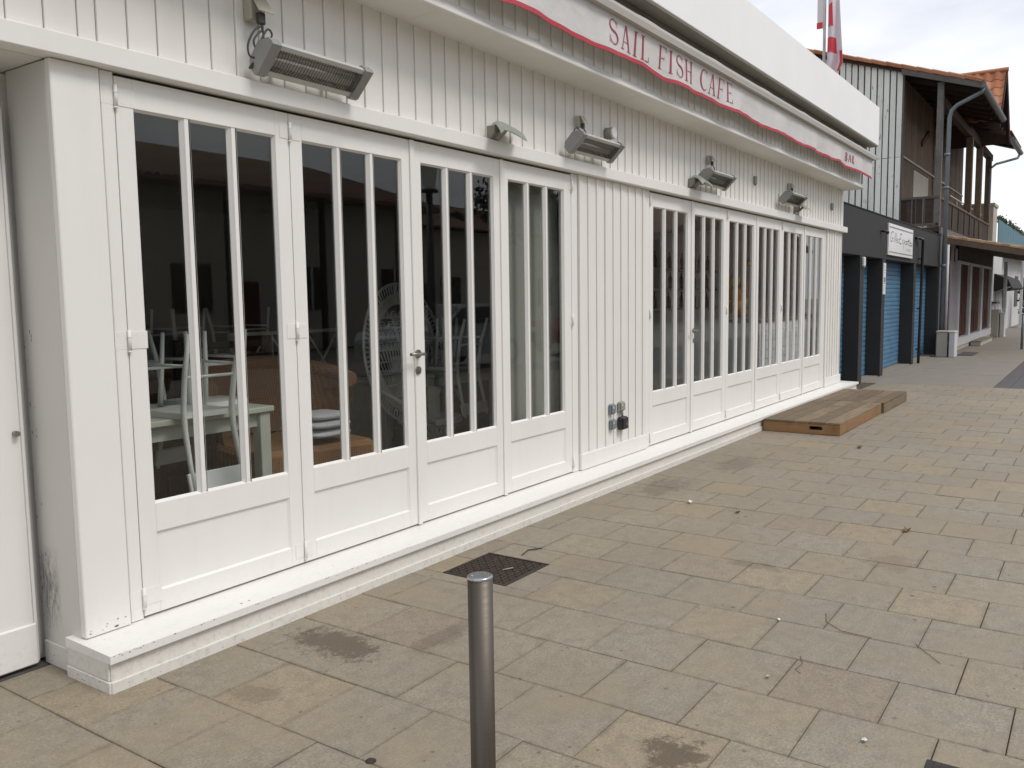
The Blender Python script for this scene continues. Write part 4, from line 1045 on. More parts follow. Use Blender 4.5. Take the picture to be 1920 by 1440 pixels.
# main roof covering behind the verge: one corrugated sheet of tiles as stuff
def rs(u, v):
    x = RX0+.12+(5.2)*u; y = 2.62+7.4*v; return (x, y, roof_z(y)+.02+.03*sin(x*2*pi/.27)-.02*((v*20) % 1))
o = obj('roof_tiles', MB().grid(120, 40, rs), M['tile'], TH); o['kind'] = 'stuff'
def rs2(u, v):
    x = 31.6+(3.7)*u; y = 2.62+7.4*v; return (x, y, roof_z(y)+.02+.03*sin(x*2*pi/.27)-.02*((v*20) % 1))
o = obj('roof_tiles', MB().grid(90, 40, rs2), M['tile'], TH); o['kind'] = 'stuff'
# cross gable over the balcony
AX, AZ = 30.05, 8.10; LX, LZ = 28.80, 6.52; RX, RZ = 31.62, 6.30; FY = 2.72
slp = math.atan2(AZ-LZ, AX-LX); ln = sqrt((AX-LX)**2+(AZ-LZ)**2)
def thick_slope(xa, za, xb, zb, y0, y1, t, dz):
    q = MB(); v = [(xa,y0,za+dz),(xb,y0,zb+dz),(xb,y1,zb+dz),(xa,y1,za+dz)]; w = [(p[0],p[1],p[2]-t) for p in v]
    q.add(v+w, [(0,1,2,3),(7,6,5,4),(0,4,5,1),(1,5,6,2),(2,6,7,3),(3,7,4,0)]); return q
T('gable_underside', thick_slope(LX, LZ, AX, AZ, FY, 8.0, .06, -.03), 'timber_dark')
T('gable_underside', thick_slope(AX+.001, AZ, RX, RZ, FY, 8.0, .06, -.03), 'timber_dark')
T('gable_barge', thick_slope(AX+.01, AZ, RX, RZ, FY-.05, FY-.002, .15, 0), 'timber_dark')
T('gable_barge', thick_slope(LX, LZ, AX, AZ, FY-.05, FY-.002, .15, 0), 'timber_dark')
T('gable_truss', thick_slope(LX+.3, 6.45, RX-.3, 6.42, 3.45, 3.6, .2, 0), 'timber_dark')
rows = int(ln/.34)+1
for r in range(rows):
    s_ = ln - r*.34 - .0
    for c_ in range(14):
        yy = FY-.02+.27*c_+.135
        if yy > FY+3.4: break
        t_ = s_/ln; px = LX+(AX-LX)*t_; pz = LZ+(AZ-LZ)*t_
        m4 = Matrix.Translation((px, yy, pz+.01)) @ Matrix.Rotation(-slp, 4, 'Y') @ Matrix.Rotation(radians(-90), 4, 'Z')
        put(TM, 'roof_tile', m4, TH)
o = obj('rear_gable_tiles', thick_slope(LX, LZ, AX, AZ, FY+3.45, 8.0, .03, .04), M['tile'], TH); o['kind'] = 'stuff'
o = obj('far_gable_tiles', thick_slope(AX+.02, AZ, RX+.1, RZ, FY-.06, 8.0, .04, .06), M['tile'], TH); o['kind'] = 'stuff'
T('ridge_cap', MB().tube([(AX, FY-.08, AZ+.05), (AX, 8, AZ+.05)], .07, 8), 'tile')
# gutters and pipes
def gutter(x0, x1, y, z, r=.085):
    pts = [(y+r*cos(a), z+r*sin(a)) for a in [pi+pi*i/8 for i in range(9)]] + [(y+(r-.012)*cos(a), z+(r-.012)*sin(a)) for a in [2*pi-pi*i/8 for i in range(9)]]
    T('gutter', MB().prism(pts, 0, x0, x1), 'steel_dark'); T('gutter_end', MB().cyl((x0-.012, y, z-.0), r, .011, 14, axis=0), 'steel_dark')
gutter(23.72, 28.85, 2.62, 6.50); gutter(31.65, 34.9, 2.60, 6.33)
T('eave_fascia', MB().cbox(23.68, 2.665, 6.42, 28.85, 2.679, 6.55, .002), 'timber_dark')
T('down_pipe', MB().tube([(23.84,2.62,6.44),(23.84,2.64,6.34),(23.80,3.15,6.10),(23.78,3.27,5.98),(23.76,3.31,5.80),(23.75,3.33,.0)], .050, 12), 'steel_dark', 'tall blue-grey down pipe with a swan neck')
for z in (4.9, 4.1, 2.2): T('pipe_collar', MB().cyl((23.75,3.33,z), .068, .06, 12), 'steel_dark')
T('down_pipe', MB().tube([(34.6,2.60,6.25),(34.4,2.65,6.10),(33.5,3.2,5.85),(33.4,3.35,5.7),(33.4,3.38,4.0)], .04, 8), 'steel_dark')

# canopy over the shop
CN = thing('tiled_canopy', 'sagging tan tiled canopy roof over the shop front', 'canopy', (28, 2.5, 2.8))
cz = lambda y: 2.97+(y-3.43)*.215
obj('canopy_deck', MB().prism([(1.62,cz(1.62)-.09),(3.45,cz(3.45)-.09),(3.45,cz(3.45)-.02),(1.62,cz(1.62)-.02)], 0, 24.16, 36.0), M['timber_dark'], CN)
obj('canopy_verge_board', MB().prism([(1.60,cz(1.60)-.16),(3.45,cz(3.45)-.15),(3.45,cz(3.45)-.01),(1.60,cz(1.60)-.01)], 0, 24.10, 24.155), M['timber_mid'], CN)
obj('canopy_fascia', MB().cbox(24.10, 1.555, cz(1.6)-.20, 36.0, 1.598, cz(1.6)-.01, .004), M['timber_mid'], CN)
cv = MB().grid(8, 1, lambda u, v: (.02-.16*sin(pi*u)*0-.15+.3*u*.5, -.40*v, .06*sin(pi*u))).mesh('canopy_tile', M['tile_old'])
for i in range(6):
    ya = 1.62+.31*i
    q = MB().prism([(-.07,0),(-.06,.045),(-.02,.07),(.03,.07),(.08,.04),(.09,.0),(.07,-.0),(.06,.03),(.02,.05),(-.02,.05),(-.045,.03),(-.052,0)], 1, ya, ya+.335)
    m4 = Matrix.Translation((24.16, 0, cz(ya)-.015)); q.v = [(p[0]+24.16, p[1], p[2]+cz(p[1])-.012+(ya+.335-p[1])*.05+random.uniform(-.004,.004)) for p in q.v]
    obj('canopy_tile', q, M['tile_old'], CN)
for i in range(22):
    x = 24.45+.27*i; q = MB().prism([(x-.10,0),(x-.07,.05),(x-.02,.07),(x+.04,.07),(x+.09,.04),(x+.11,0),(x+.09,0),(x+.03,.05),(x-.03,.05),(x-.08,0)], 1, 1.53, 3.42)
    q.v = [(p[0], p[1], p[2]+cz(p[1])-.015+.01*sin(i*2.3)) for p in q.v]; obj('canopy_tile', q, M['tile_old'], CN)
def cs(u, v):
    x = 30.4+5.6*u; y = 1.53+1.89*v; return (x, y, cz(y)+.03+.03*sin(x*2*pi/.27))
o = obj('far_canopy_tiles', MB().grid(120, 4, cs), M['tile_old'], CN); o['kind'] = 'stuff'


# shop under the canopy
SH = thing('shop', 'shop front with three tall brown panels between white posts under the canopy', 'shop', (28, 3.27, 0))
def Q(name, mb, mat, lb=None): return obj(name, mb, M[mat], SH, lb)
Q('shop_wall', MB().box(23.99, 3.33, 0, 34.7, 3.45, 3.015), 'far_white')
Q('white_pipe', MB().tube([(23.95,3.26,0.6),(23.92,3.26,2.75)], .035, 8), 'far_white')
Q('dark_panel', MB().cbox(24.02, 3.30, .45, 24.66, 3.329, 2.30, .004), 'brown_panel')
Q('lilac_wall', MB().cbox(24.67, 3.27, .0, 25.75, 3.329, 2.72, .004), 'lilac')
for a in (24.35, 25.1): Q('wall_slot', MB().cbox(a, 3.262, 2.36, a+.16, 3.2695, 2.70, .002), 'brown_panel')
Q('dark_fascia', MB().cbox(25.77, 3.24, 2.42, 34.2, 3.329, 2.95, .004), 'timber_dark')
Q('fascia_strip', MB().cbox(25.75, 3.225, 2.345, 34.2, 3.329, 2.415, .004), 'far_white')
posts = [(25.76,26.0),(28.05,28.42),(30.9,31.3),(33.6,33.95)]
for a, b_ in posts: Q('white_post', MB().cbox(a, 3.21, .12, b_, 3.325, 2.344, .006), 'far_white')
for (a, b_) in ((26.0,28.05),(28.42,30.9),(31.3,33.6)):
    n = 4; w = (b_-a)/n
    for i in range(n):
        Q('brown_panel', MB().cbox(a+w*i+.01, 3.285, .36, a+w*(i+1)-.01, 3.328, 2.34, .008), 'brown_panel')
        Q('panel_moulding', MB().cbox(a+w*i+.09, 3.272, .45, a+w*(i+1)-.09, 3.2845, 1.0, .008), 'brown_panel')
Q('sill_rail', MB().cbox(25.76, 3.20, .12, 34.0, 3.328, .335, .005), 'far_white')
Q('base', MB().cbox(25.76, 3.23, 0, 34.0, 3.328, .119, .005), 'far_beige')
def blk(name, lb, cat, x0, y0, x1, y1, h, mat, lid=None):
    t = thing(name, lb, cat, ((x0+x1)/2, (y0+y1)/2, 0)); obj('body', MB().cbox(x0,y0,0,x1,y1,h,.012), M[mat], t); obj('lid', MB().cbox(x0-.012,y0-.012,h+.0005,x1+.012,y1+.012,h+.035,.008), M[lid or mat], t)
blk('meter_cabinet', 'beige concrete cabinet standing by the blue-grey down pipe', 'cabinet', 23.15, 3.10, 23.60, 3.345, .60, 'far_beige')
blk('meter_cabinet', 'white cabinet standing right beside the beige concrete one', 'cabinet', 23.10, 2.93, 23.55, 3.06, .60, 'far_white')
blk('wall_pier', 'pale low pier at the far end of the shop front', 'pier', 34.2, 3.0, 35.0, 3.32, .92, 'far_beige')
blk('wall_pier', 'narrow white low pier next to the pale one at the far end', 'pier', 34.3, 2.83, 34.8, 2.97, .82, 'far_white')
dm = tag(obj('door_mat', MB().cbox(23.9, 2.62, .001, 25.2, 2.98, .02, .004), M['dark_stone']), 'dark mat on the pavement in front of the cabinets', 'mat')
sp = thing('entrance_step', 'low pale stone step in front of the brown shop panels', 'step', (30, 3.05, 0)); obj('step_slab', MB().cbox(28.4,2.92,0,31.4,3.195,.12,.01), M['far_beige'], sp); obj('step_nosing', MB().cbox(28.38,2.90,.1205,31.42,3.195,.145,.006), M['concrete'], sp)

# farther buildings
FB = thing('beige_block', 'far beige building seen between the balcony columns', 'building', (36, 3.5, 0))
obj('wall', MB().box(34.95, 3.36, 3.02, 36.2, 9, 4.60), M['far_beige'], FB); obj('coping', MB().box(34.9, 3.32, 4.601, 36.25, 9, 4.70), M['far_beige'], FB)
obj('ground_wall', MB().box(35.05, 3.40, 0, 39.4, 9, 3.018), M['far_white'], FB)
obj('grey_door', MB().cbox(37.0, 3.36, .02, 38.2, 3.398, 2.1, .01), M['lilac'], FB)
obj('wall_ledge', MB().cbox(35.6, 3.2, 1.15, 36.7, 3.398, 1.22, .01), M['timber_grey'], FB)
TS = thing('terrace_screen', 'teal canvas screen round a far roof terrace with plants along it', 'screen', (40, 3.3, 3.4))
for i in range(10):
    a = 36.3+1.25*i; obj('screen_panel', MB().cbox(a, 3.30, 3.35, a+1.2, 3.33, 4.22, .004), M['teal'], TS)
def foliage(n, fn, s, mat, name, parent, flat=False):
    q = MB()
    for _ in range(n):
        p = Vector(fn()); a = Vector((random.uniform(-1,1), random.uniform(-1,1), random.uniform(-.6,1))).normalized(); b = a.orthogonal().normalized(); b = Matrix.Rotation(random.uniform(0,6.28), 3, a) @ b; c = a.cross(b); r = s*random.uniform(.6,1.4)
        q.add([p-b*r-c*r*.5, p+b*r-c*r*.4, p+b*r*.9+c*r*.5, p-b*r*.7+c*r*.55], [(0,1,2,3)])
    o = obj(name, q, M[mat], parent); o['kind'] = 'stuff'; return o
foliage(500, lambda: (random.uniform(36.3,48.5), random.uniform(3.25,3.5), 4.22+abs(random.gauss(0,.10))), .05, 'leafgreen', 'terrace_plants', TS)
WB = thing('white_terrace_building', 'far white building with thin columns under the terrace', 'building', (44, 3.4, 0))
obj('wall', MB().box(39.45, 3.45, 0, 60, 9, 3.34), M['far_white'], WB)
obj('terrace_slab', MB().cbox(39.4, 2.95, 3.02, 60, 3.449, 3.30, .01), M['far_beige'], WB)
for i, x in enumerate((40.5, 46, 51, 56)): obj('window', MB().cbox(x, 3.42, .9, x+1.6, 3.448, 2.3, .01), M['timber_grey'], WB)
def col(x, y, lb, h=2.98):
    t = thing('white_column', lb, 'column', (x, y, 0), group='thin white columns far along the pavement')
    obj('shaft', MB().cbox(x-.09,y-.05,.03,x+.09,y+.05,h,.01), M['far_white'], t); obj('foot', MB().cbox(x-.13,y-.09,0,x+.13,y+.09,.0295,.004), M['far_white'], t)
col(34.9, 2.90, 'nearer thin white column at the far end of the canopy', 2.62); col(43.6, 3.0, 'farther thin white column under the terrace')
aw2 = thing('small_awning', 'small dark folded awning on the far white wall', 'awning', (38, 3.1, 1.9))
obj('awning_cloth', MB().prism([(3.39,2.25),(2.95,2.05),(2.80,1.72),(2.83,1.66),(3.39,1.60)], 0, 36.4, 41.5), M['black_wall'], aw2)
obj('awning_arm', MB().tube([(36.4,3.38,1.55),(36.3,2.85,1.75)], .02, 6), M['grey_metal'], aw2)
pt = thing('potted_plant', 'leafy plant against the far white wall near the right edge', 'plant', (44.5, 2.9, 0))
foliage(260, lambda: (44.6+random.gauss(0,.35), 2.85+random.gauss(0,.14), .55+random.uniform(0,1.25)), .07, 'leafgreen', 'leaves', pt)
obj('pot', MB().cyl((44.6,2.85,0), .2, .45, 14, r2=.28), M['far_beige'], pt); obj('stem', MB().tube([(44.6,2.85,.45),(44.6,2.85,1.3)], .02, 6), M['bark'], pt)
pp = thing('steel_post', 'thin dark post at the right edge of the far pavement', 'post', (27.1, 1.80, 0)); obj('shaft', MB().cyl((27.1,1.80,0), .032, .95, 10), M['steel_dark'], pp); obj('cap', MB().cyl((27.1,1.80,.9505), .036, .02, 10), M['steel_dark'], pp)

# ------------------------------------------------------------------ flag on the cafe roof
FL = thing('flag', 'white and pink flag with red marks hanging limp from a pole on the roof', 'flag', (14.0, 3.70, 4.34))
obj('pole', MB().tube([(14.0,3.72,4.335),(14.0,3.735,6.9)], .022, 8), M['lt_metal'], FL)
def fl1(u, v):
    z = 6.8-2.05*v; w = .10+.20*v-(1.1*max(0, v-.80)); return (14.0+.015+.06*sin(u*8+v*3), 3.695-w*u, z+.06*u*(1-v)-.12*u*v)
def xs_sheet(nx, ny, fn): return MB().grid(nx, ny, fn).grid(nx, ny, lambda u, v: (fn(u, v)[0]+.003, fn(u, v)[1], fn(u, v)[2]), flip=True)
obj('flag_cloth', xs_sheet(14, 40, fl1), M['flag'], FL)
obj('flag_cloth', xs_sheet(6, 20, lambda u, v: (13.97, 3.745+.085*u, 6.8-1.18*v)), M['flag'], FL)
def mk(u0, u1, v0, v1, dx=-.012):
    def f(u, v):
        p = fl1(u0+(u1-u0)*u, v0+(v1-v0)*v); return (p[0]+dx, p[1], p[2])
    q = MB().grid(6, 8, f); return q
obj('flag_red_patch', mk(.02, .60, .64, .745), M['flagred'], FL); obj('flag_red_patch', mk(.74, 1.0, .72, .86), M['flagred'], FL); obj('flag_red_patch', mk(.05, .5, .40, .56), M['flagred'], FL)
obj('flag_red_patch', MB().box(13.955, 3.744, 5.62, 13.964, 3.832, 5.71), M['flagred'], FL)
# ------------------------------------------------------------------ inside the cafe
def make_chair(label):
    t = thing('dining_chair', label, 'chair', group='white chairs turned upside down on tables')
    # upright local coordinates, back toward -y
    pts = [(-.20,-.19),(.20,-.19),(.215,.10),(.19,.20),(.10,.225),(-.10,.225),(-.19,.20),(-.215,.10)]
    obj('seat', MB().prism(pts, 2, .425, .455), M['chair_white'], t, local=True)
    for s_ in (-1, 1):
        obj('leg', MB().tube([(s_*.165,.165,.425),(s_*.175,.19,.2),(s_*.185,.205,0)], [.018,.016,.013], 8), M['chair_white'], t, local=True)
        obj('back_post', MB().tube([(s_*.20,-.30,.0),(s_*.19,-.235,.20),(s_*.185,-.20,.40),(s_*.185,-.205,.52),(s_*.19,-.24,.68),(s_*.195,-.285,.86)], [.014,.017,.019,.019,.017,.015], 8), M['chair_white'], t, local=True)
    bd = MB().cbox(-.225,-.012,-.05,.225,.010,.055,.005); bd.xf(Matrix.Translation((0,-.262,.79)) @ Matrix.Rotation(radians(14), 4, 'X'))
    obj('back_board', bd, M['chair_white'], t, local=True)
    for a, b_ in (((-.18,.20,.20),(.18,.20,.20)), ((-.18,-.23,.23),(.18,-.23,.23)), ((-.18,-.23,.17),(-.18,.20,.17)), ((.18,-.23,.17),(.18,.20,.17))):
        obj('stretcher', MB().tube([a, b_], .009, 6), M['chair_white'], t, local=True)
    return t
def table(x0, y0, x1, y1, top, lb, mat='table_green'):
    t = thing('dining_table', lb, 'table', ((x0+x1)/2, (y0+y1)/2, .118))
    obj('table_top', MB().cbox(x0, y0, top-.035, x1, y1, top, .006), M[mat], t)
    obj('apron', MB().cbox(x0+.05, y0+.05, top-.12, x1-.05, y0+.07, top-.0355, .002).cbox(x0+.05, y1-.07, top-.12, x1-.05, y1-.05, top-.0355, .002).cbox(x0+.05, y0+.0705, top-.12, x0+.07, y1-.0705, top-.0355, .002).cbox(x1-.07, y0+.0705, top-.12, x1-.05, y1-.0705, top-.0355, .002), M[mat], t)
    for x in (x0+.02, x1-.095):
        for y in (y0+.02, y1-.095): obj('leg', MB().cbox(x, y, .118, x+.075, y+.075, top-.036, .004), M[mat], t)
TT = .93
table(2.25, 4.10, 3.42, 4.88, TT, 'grey-green table behind the first glazed door with chairs upturned on it')
ch0 = make_chair('upturned white chair hanging its back board over the near table edge')
def flip(o, x, y, rz, top=TT, lb=None):
    o.matrix_world = Matrix.Translation((x, y, top+.457)) @ Matrix.Rotation(rz, 4, 'Z') @ Matrix.Rotation(pi, 4, 'X') @ Matrix.Diagonal((.82, 1, 1, 1))
    if lb: o['label'] = lb
# flipping about X sends the back from -y to +y, so turn by pi for the near one
flip(ch0, 2.90, 4.22, pi-.02)
for (x, y, rz, lb) in ((3.27, 4.56, .06, 'upturned white chair on the far side of the table behind the first door'), (2.76, 4.62, -.08, 'upturned white chair at the back left of the table behind the first door'), (2.38, 4.30, 1.45, 'upturned white chair cut off by the left edge of the first door glass')):
    c = copy_tree(ch0); flip(c, x, y, rz, TT, lb)
table(5.55, 4.62, 6.55, 5.3, .93, 'grey-green table behind the third glazed door', 'table_green')
for (x, y, rz, lb) in ((6.02, 4.82, pi, 'upturned white chair on the table behind the third door, nearer'), (6.10, 5.12, .05, 'upturned white chair on the table behind the third door, farther')):
    c = copy_tree(ch0); flip(c, x, y, rz, .93, lb)
table(3.7, 6.3, 5.6, 7.0, 1.05, 'far table deep in the room with chairs upturned on it')
for (x, rz, w_) in ((4.0, 0, 'left'), (4.5, 0, 'middle'), (5.2, 0, 'right')):
    c = copy_tree(ch0); flip(c, x, 6.65, rz, 1.05, w_+' one of three dim upturned chairs on the far table deep in the room')
# brown slatted chair in the dark
dc = thing('slat_back_chair', 'dark slatted chair back behind the table of the first door', 'chair', (3.95, 5.3, .118))
for z in (.92, 1.02, 1.12, 1.22): obj('back_slat', MB().cbox(3.60, 5.28, z, 4.35, 5.30, z+.05, .004), M['timber_dark'], dc)
for x in (3.56, 4.352): obj('chair_post', MB().cbox(x, 5.27, .118, x+.045, 5.32, 1.30, .004), M['timber_dark'], dc)
obj('seat', MB().cbox(3.6, 5.321, .55, 4.35, 5.75, .59, .006), M['timber_dark'], dc)
# wicker armchairs
def armchair(x, y, rz, s, lb, arms=True):
    t = thing('wicker_armchair', lb, 'armchair', (x, y, .118), rz, 'brown wicker armchairs')
    obj('seat_base', MB().cbox(-.36,-.34,.24,.36,.30,.42,.03).cbox(-.34,-.32,.03,.34,.28,.235,.02), M['wicker'], t, local=True)
    def bk(u, v):
        a = pi*(1.0-u)*1.0; r = .40; h = .42+.40*v*(.75+.25*sin(pi*u)); return (r*cos(a)*(1+.10*v), .02+r*sin(a)*.95*(1+.16*v), h)
    q = MB().grid(20, 6, bk); q.grid(20, 6, lambda u, v: (bk(u,v)[0]*.90, bk(u,v)[1]*.90, bk(u,v)[2]), flip=True)
    obj('back', q, M['wicker'], t, local=True)
    obj('back_roll', MB().tube([(bk(i/20,1)[0]*.95, bk(i/20,1)[1]*.95, bk(i/20,1)[2]) for i in range(21)], .045, 8), M['wicker'], t, local=True)
    for sx_ in ((-1, 1) if arms else ()):
        obj('arm', MB().tube([(sx_*.39,.02,.66),(sx_*.40,-.18,.64),(sx_*.39,-.31,.56),(sx_*.36,-.34,.40),(sx_*.33,-.33,.0)], [.05,.055,.055,.05,.035], 8), M['wicker'], t, local=True)
        obj('leg', MB().tube([(sx_*.28,.26,.10),(sx_*.29,.29,0)], .03, 6), M['wicker'], t, local=True)
    t.scale = (s, s, s); return t
armchair(3.80, 5.45, radians(-15), 1.1, 'brown wicker armchair with a high rounded back behind the first door')
armchair(3.86, 4.50, radians(-14), 1.22, 'brown wicker armchair with white cushions piled on its seat behind the second door', False)
for i, (z, w) in enumerate(((.575,.36),(.635,.36),(.69,.31))):
    q = MB(); n = 16
    def cu(u, v, w=w, z=z):
        a = 2*pi*u; p = pi*v; e = lambda t: (abs(t)**.6)*(1 if t > 0 else -1); return (3.90+w*.60*e(cos(a))*abs(sin(p))**.4*.8, 4.22+w*.55*e(sin(a))*abs(sin(p))**.4*.8, z+.118+.030*cos(p)*(.8))
    q.grid(24, 8, cu); tag(obj('cushion', q, M['cushion']), ('lowest', 'middle', 'topmost')[i]+' white cushion of the pile on the wicker armchair', 'cushion', 'white cushions on the wicker armchair')
# peacock chair
PC = thing('peacock_chair', 'white rattan peacock chair with a big round back behind the second and third doors', 'chair', (5.6, 5.0, .118), radians(8))
def tq(pts, r=.008, n=5, cl=False): return MB().tube(pts, r, n, closed=cl)
def disc(a, r, dy=0): return (r*.60*cos(a)/.60, dy-.04*r+.12*(r*sin(a)), .98+r*sin(a))
for r_, th in ((.60,.012),(.50,.016),(.43,.010)): obj('back_ring', tq([disc(2*pi*k/48, r_) for k in range(48)], th, 6, True), M['rattan'], PC, local=True)
q = MB()
for k in range(90):
    a = 2*pi*k/90; q.merge(tq([disc(a, .505), disc(a, .598)], .0065, 4))
obj('ring_beading', q, M['rattan'], PC, local=True)
q = MB()
def flat(u, v):
    p = disc(2*pi*u, .435+.06*v); return p
q.grid(60, 1, flat); q.grid(60, 1, lambda u, v: (flat(u,v)[0], flat(u,v)[1]-.004, flat(u,v)[2]), flip=True); obj('inner_band', q, M['rattan'], PC, local=True)
q = MB()
for row in range(4):
    z = .98+.30-row*.085; wdt = sqrt(max(0, .42**2-(z-.98)**2))
    m_ = max(2, int(wdt*2/.115))
    for i in range(m_):
        x = -wdt+(i+.5)*2*wdt/m_
        for rr in (.052, .034, .018): q.merge(tq([(x+rr*cos(pi*j/8), -.02+.12*(z-.98), z+rr*sin(pi*j/8)*1.2) for j in range(9)], .005, 4))
obj('scallop_weave', q, M['rattan'], PC, local=True)
q = MB()
for z in (.62,.72,.82,.92,1.02,1.13):
    wdt = sqrt(max(0, .43**2-(z-.98)**2)); q.merge(tq([(-wdt, -.02+.12*(z-.98), z), (wdt, -.02+.12*(z-.98), z)], .009, 5))
obj('cross_cane', q, M['rattan'], PC, local=True)
q = MB()
for i in range(21):
    t_ = (i-10)/10; q.merge(tq([(t_*.15, -.09, .45), (t_*.30, -.03, .78), (t_*.42, -.02, .98+.10*(1-t_*t_))], .0065, 4))
    q.merge(tq([(t_*.18, -.085, .52), (t_*.26+.05, -.03, .74), (t_*.36+.09, -.02, .96)], .005, 4))
obj('spoke', q, M['rattan'], PC, local=True)
for s_ in (-1, 1): obj('arm', tq([(s_*.50,-.05,.72),(s_*.46,-.25,.62),(s_*.34,-.42,.46),(s_*.24,-.45,.42)], .016, 6), M['rattan'], PC, local=True)
obj('seat', MB().cyl((0,-.25,.40), .27, .04, 28), M['rattan'], PC, local=True)
q = MB()
for i in range(34):
    a = 2*pi*i/34
    for s_ in (-1, 1): q.merge(tq([(.26*cos(a), -.25+.26*sin(a), .40), (.14*cos(a+s_*.5), -.25+.14*sin(a+s_*.5), .20), (.28*cos(a+s_*1.0), -.25+.28*sin(a+s_*1.0), .0)], .0055, 4))
obj('base_lattice', q, M['rattan'], PC, local=True)
for r_, z in ((.27,.40),(.145,.20),(.285,.01)): obj('base_ring', tq([(r_*cos(2*pi*k/28), -.25+r_*sin(2*pi*k/28), z) for k in range(28)], .012, 6, True), M['rattan'], PC, local=True)
# low white cross-braced screen
xs_t = thing('crossed_screen', 'low white cross-braced screen deep in the room behind the second door', 'screen', (5.2, 6.0, .118))
for i in range(3):
    a = 4.55+.42*i
    obj('screen_frame', MB().cbox(a,5.98,.75,a+.03,6.01,1.30,.002).cbox(a+.39,5.98,.75,a+.418,6.01,1.30,.002).cbox(a+.03,5.98,1.27,a+.39,6.01,1.30,.002).cbox(a+.03,5.98,.75,a+.39,6.01,.78,.002), M['rattan'], xs_t)
    obj('screen_brace', MB().tube([(a+.03,5.995,.78),(a+.39,5.995,1.27)], .012, 4), M['rattan'], xs_t); obj('screen_brace', MB().tube([(a+.03,6.01,1.27),(a+.39,6.01,.78)], .012, 4), M['rattan'], xs_t)
sb = thing('sideboard', 'dim wide sideboard at the back of the room', 'sideboard', (5.2, 6.4, .118)); obj('carcass', MB().cbox(4.4,6.05,.118,6.6,6.28,.74,.01), M['rattan'], sb); obj('top', MB().cbox(4.35,6.02,.741,6.65,6.29,.77,.004), M['rattan'], sb)
# bar behind the second door set
br = thing('bar_counter', 'white planked bar counter behind the farther door set', 'counter', (13, 4.4, .118))
for i in range(9):
    a = .122+.12*i; obj('counter_plank', MB().cbox(10.92, 3.640, a, 14.0, 3.665, a+.116, .005), M['cushion'], br)
obj('counter_top', MB().cbox(10.90, 3.620, 1.205, 14.0, 4.05, 1.245, .006), M['timber_mid'], br); obj('counter_core', MB().box(10.93, 3.666, .119, 14.0, 4.02, 1.2045), M['room'], br)
bs = thing('bar_shelf', 'dark shelving with bottles behind the bar counter', 'shelf', (12.6, 5.5, .118))
for z in (1.35, 1.65, 1.95): obj('shelf_board', MB().cbox(9.6, 5.4, z, 14.0, 5.62, z+.03, .003), M['room'], bs)
for x in (9.57, 11.8): obj('shelf_upright', MB().cbox(x, 5.4, .118, x+.028, 5.64, 2.4, .003), M['room'], bs)
for k, z in enumerate((1.381, 1.681, 1.981)):
    for i in range(17):
        x = 9.75+i*.25+random.uniform(-.05,.05)
        if 11.75 < x < 11.87: continue
        prof = [(.034,0),(.036,.02),(.036,.15),(.012,.20),(.012,.25)]; n = 10
        q = MB(); q.add([(x+r*cos(2*pi*j/n), 5.5+r*sin(2*pi*j/n), z+h) for (r, h) in prof for j in range(n)], [(i2*n+j, i2*n+(j+1) % n, (i2+1)*n+(j+1) % n, (i2+1)*n+j) for i2 in range(4) for j in range(n)], True)
        q.f.append(tuple(len(q.v)-n+j for j in range(n))); q.sm.append(False)
        tag(obj('bottle', q, M['bottle']), 'dark bottle on the '+('lower', 'middle', 'upper')[k]+' shelf behind the bar', 'bottle', 'bottles on the '+('lower', 'middle', 'upper')[k]+' bar shelf')
for i, (x, z, r, mt) in enumerate(((11.63,1.76,.085,'yellow'),(11.66,1.58,.10,'orange'),(11.95,1.66,.09,'orange'),(11.72,1.40,.10,'orange'),(11.93,1.47,.09,'yellow'),(11.96,1.31,.085,'orange'))):
    q = MB().grid(16, 10, lambda u, v: (x+r*cos(2*pi*u)*sin(pi*v), 4.25+r*sin(2*pi*u)*sin(pi*v), z-r*cos(pi*v)*1.05))
    t = thing('paper_lantern', ('topmost yellow', 'upper left orange', 'upper right orange', 'middle left orange', 'lower yellow', 'lowest orange')[i]+' round paper lantern behind the third far door leaf', 'lantern', (x, 4.25, z)); obj('shade', q, M[mt], t)
    obj('hanging_cord', MB().tube([(x,4.25,z+r),(x,4.25,2.64)], .002, 4), M['cable'], t)
gl = thing('brass_lamp', 'small brass lamp hanging behind the third far door leaf', 'lamp', (12.2, 4.25, 2.046)); obj('lamp_shade', MB().cyl((12.2,4.25,1.98), .085, .10, 16, r2=.03), simple('brass', (.65,.42,.10), .3, .9), gl); obj('lamp_cord', MB().tube([(12.2,4.25,2.08),(12.2,4.25,2.64)], .004, 4), M['cable'], gl)

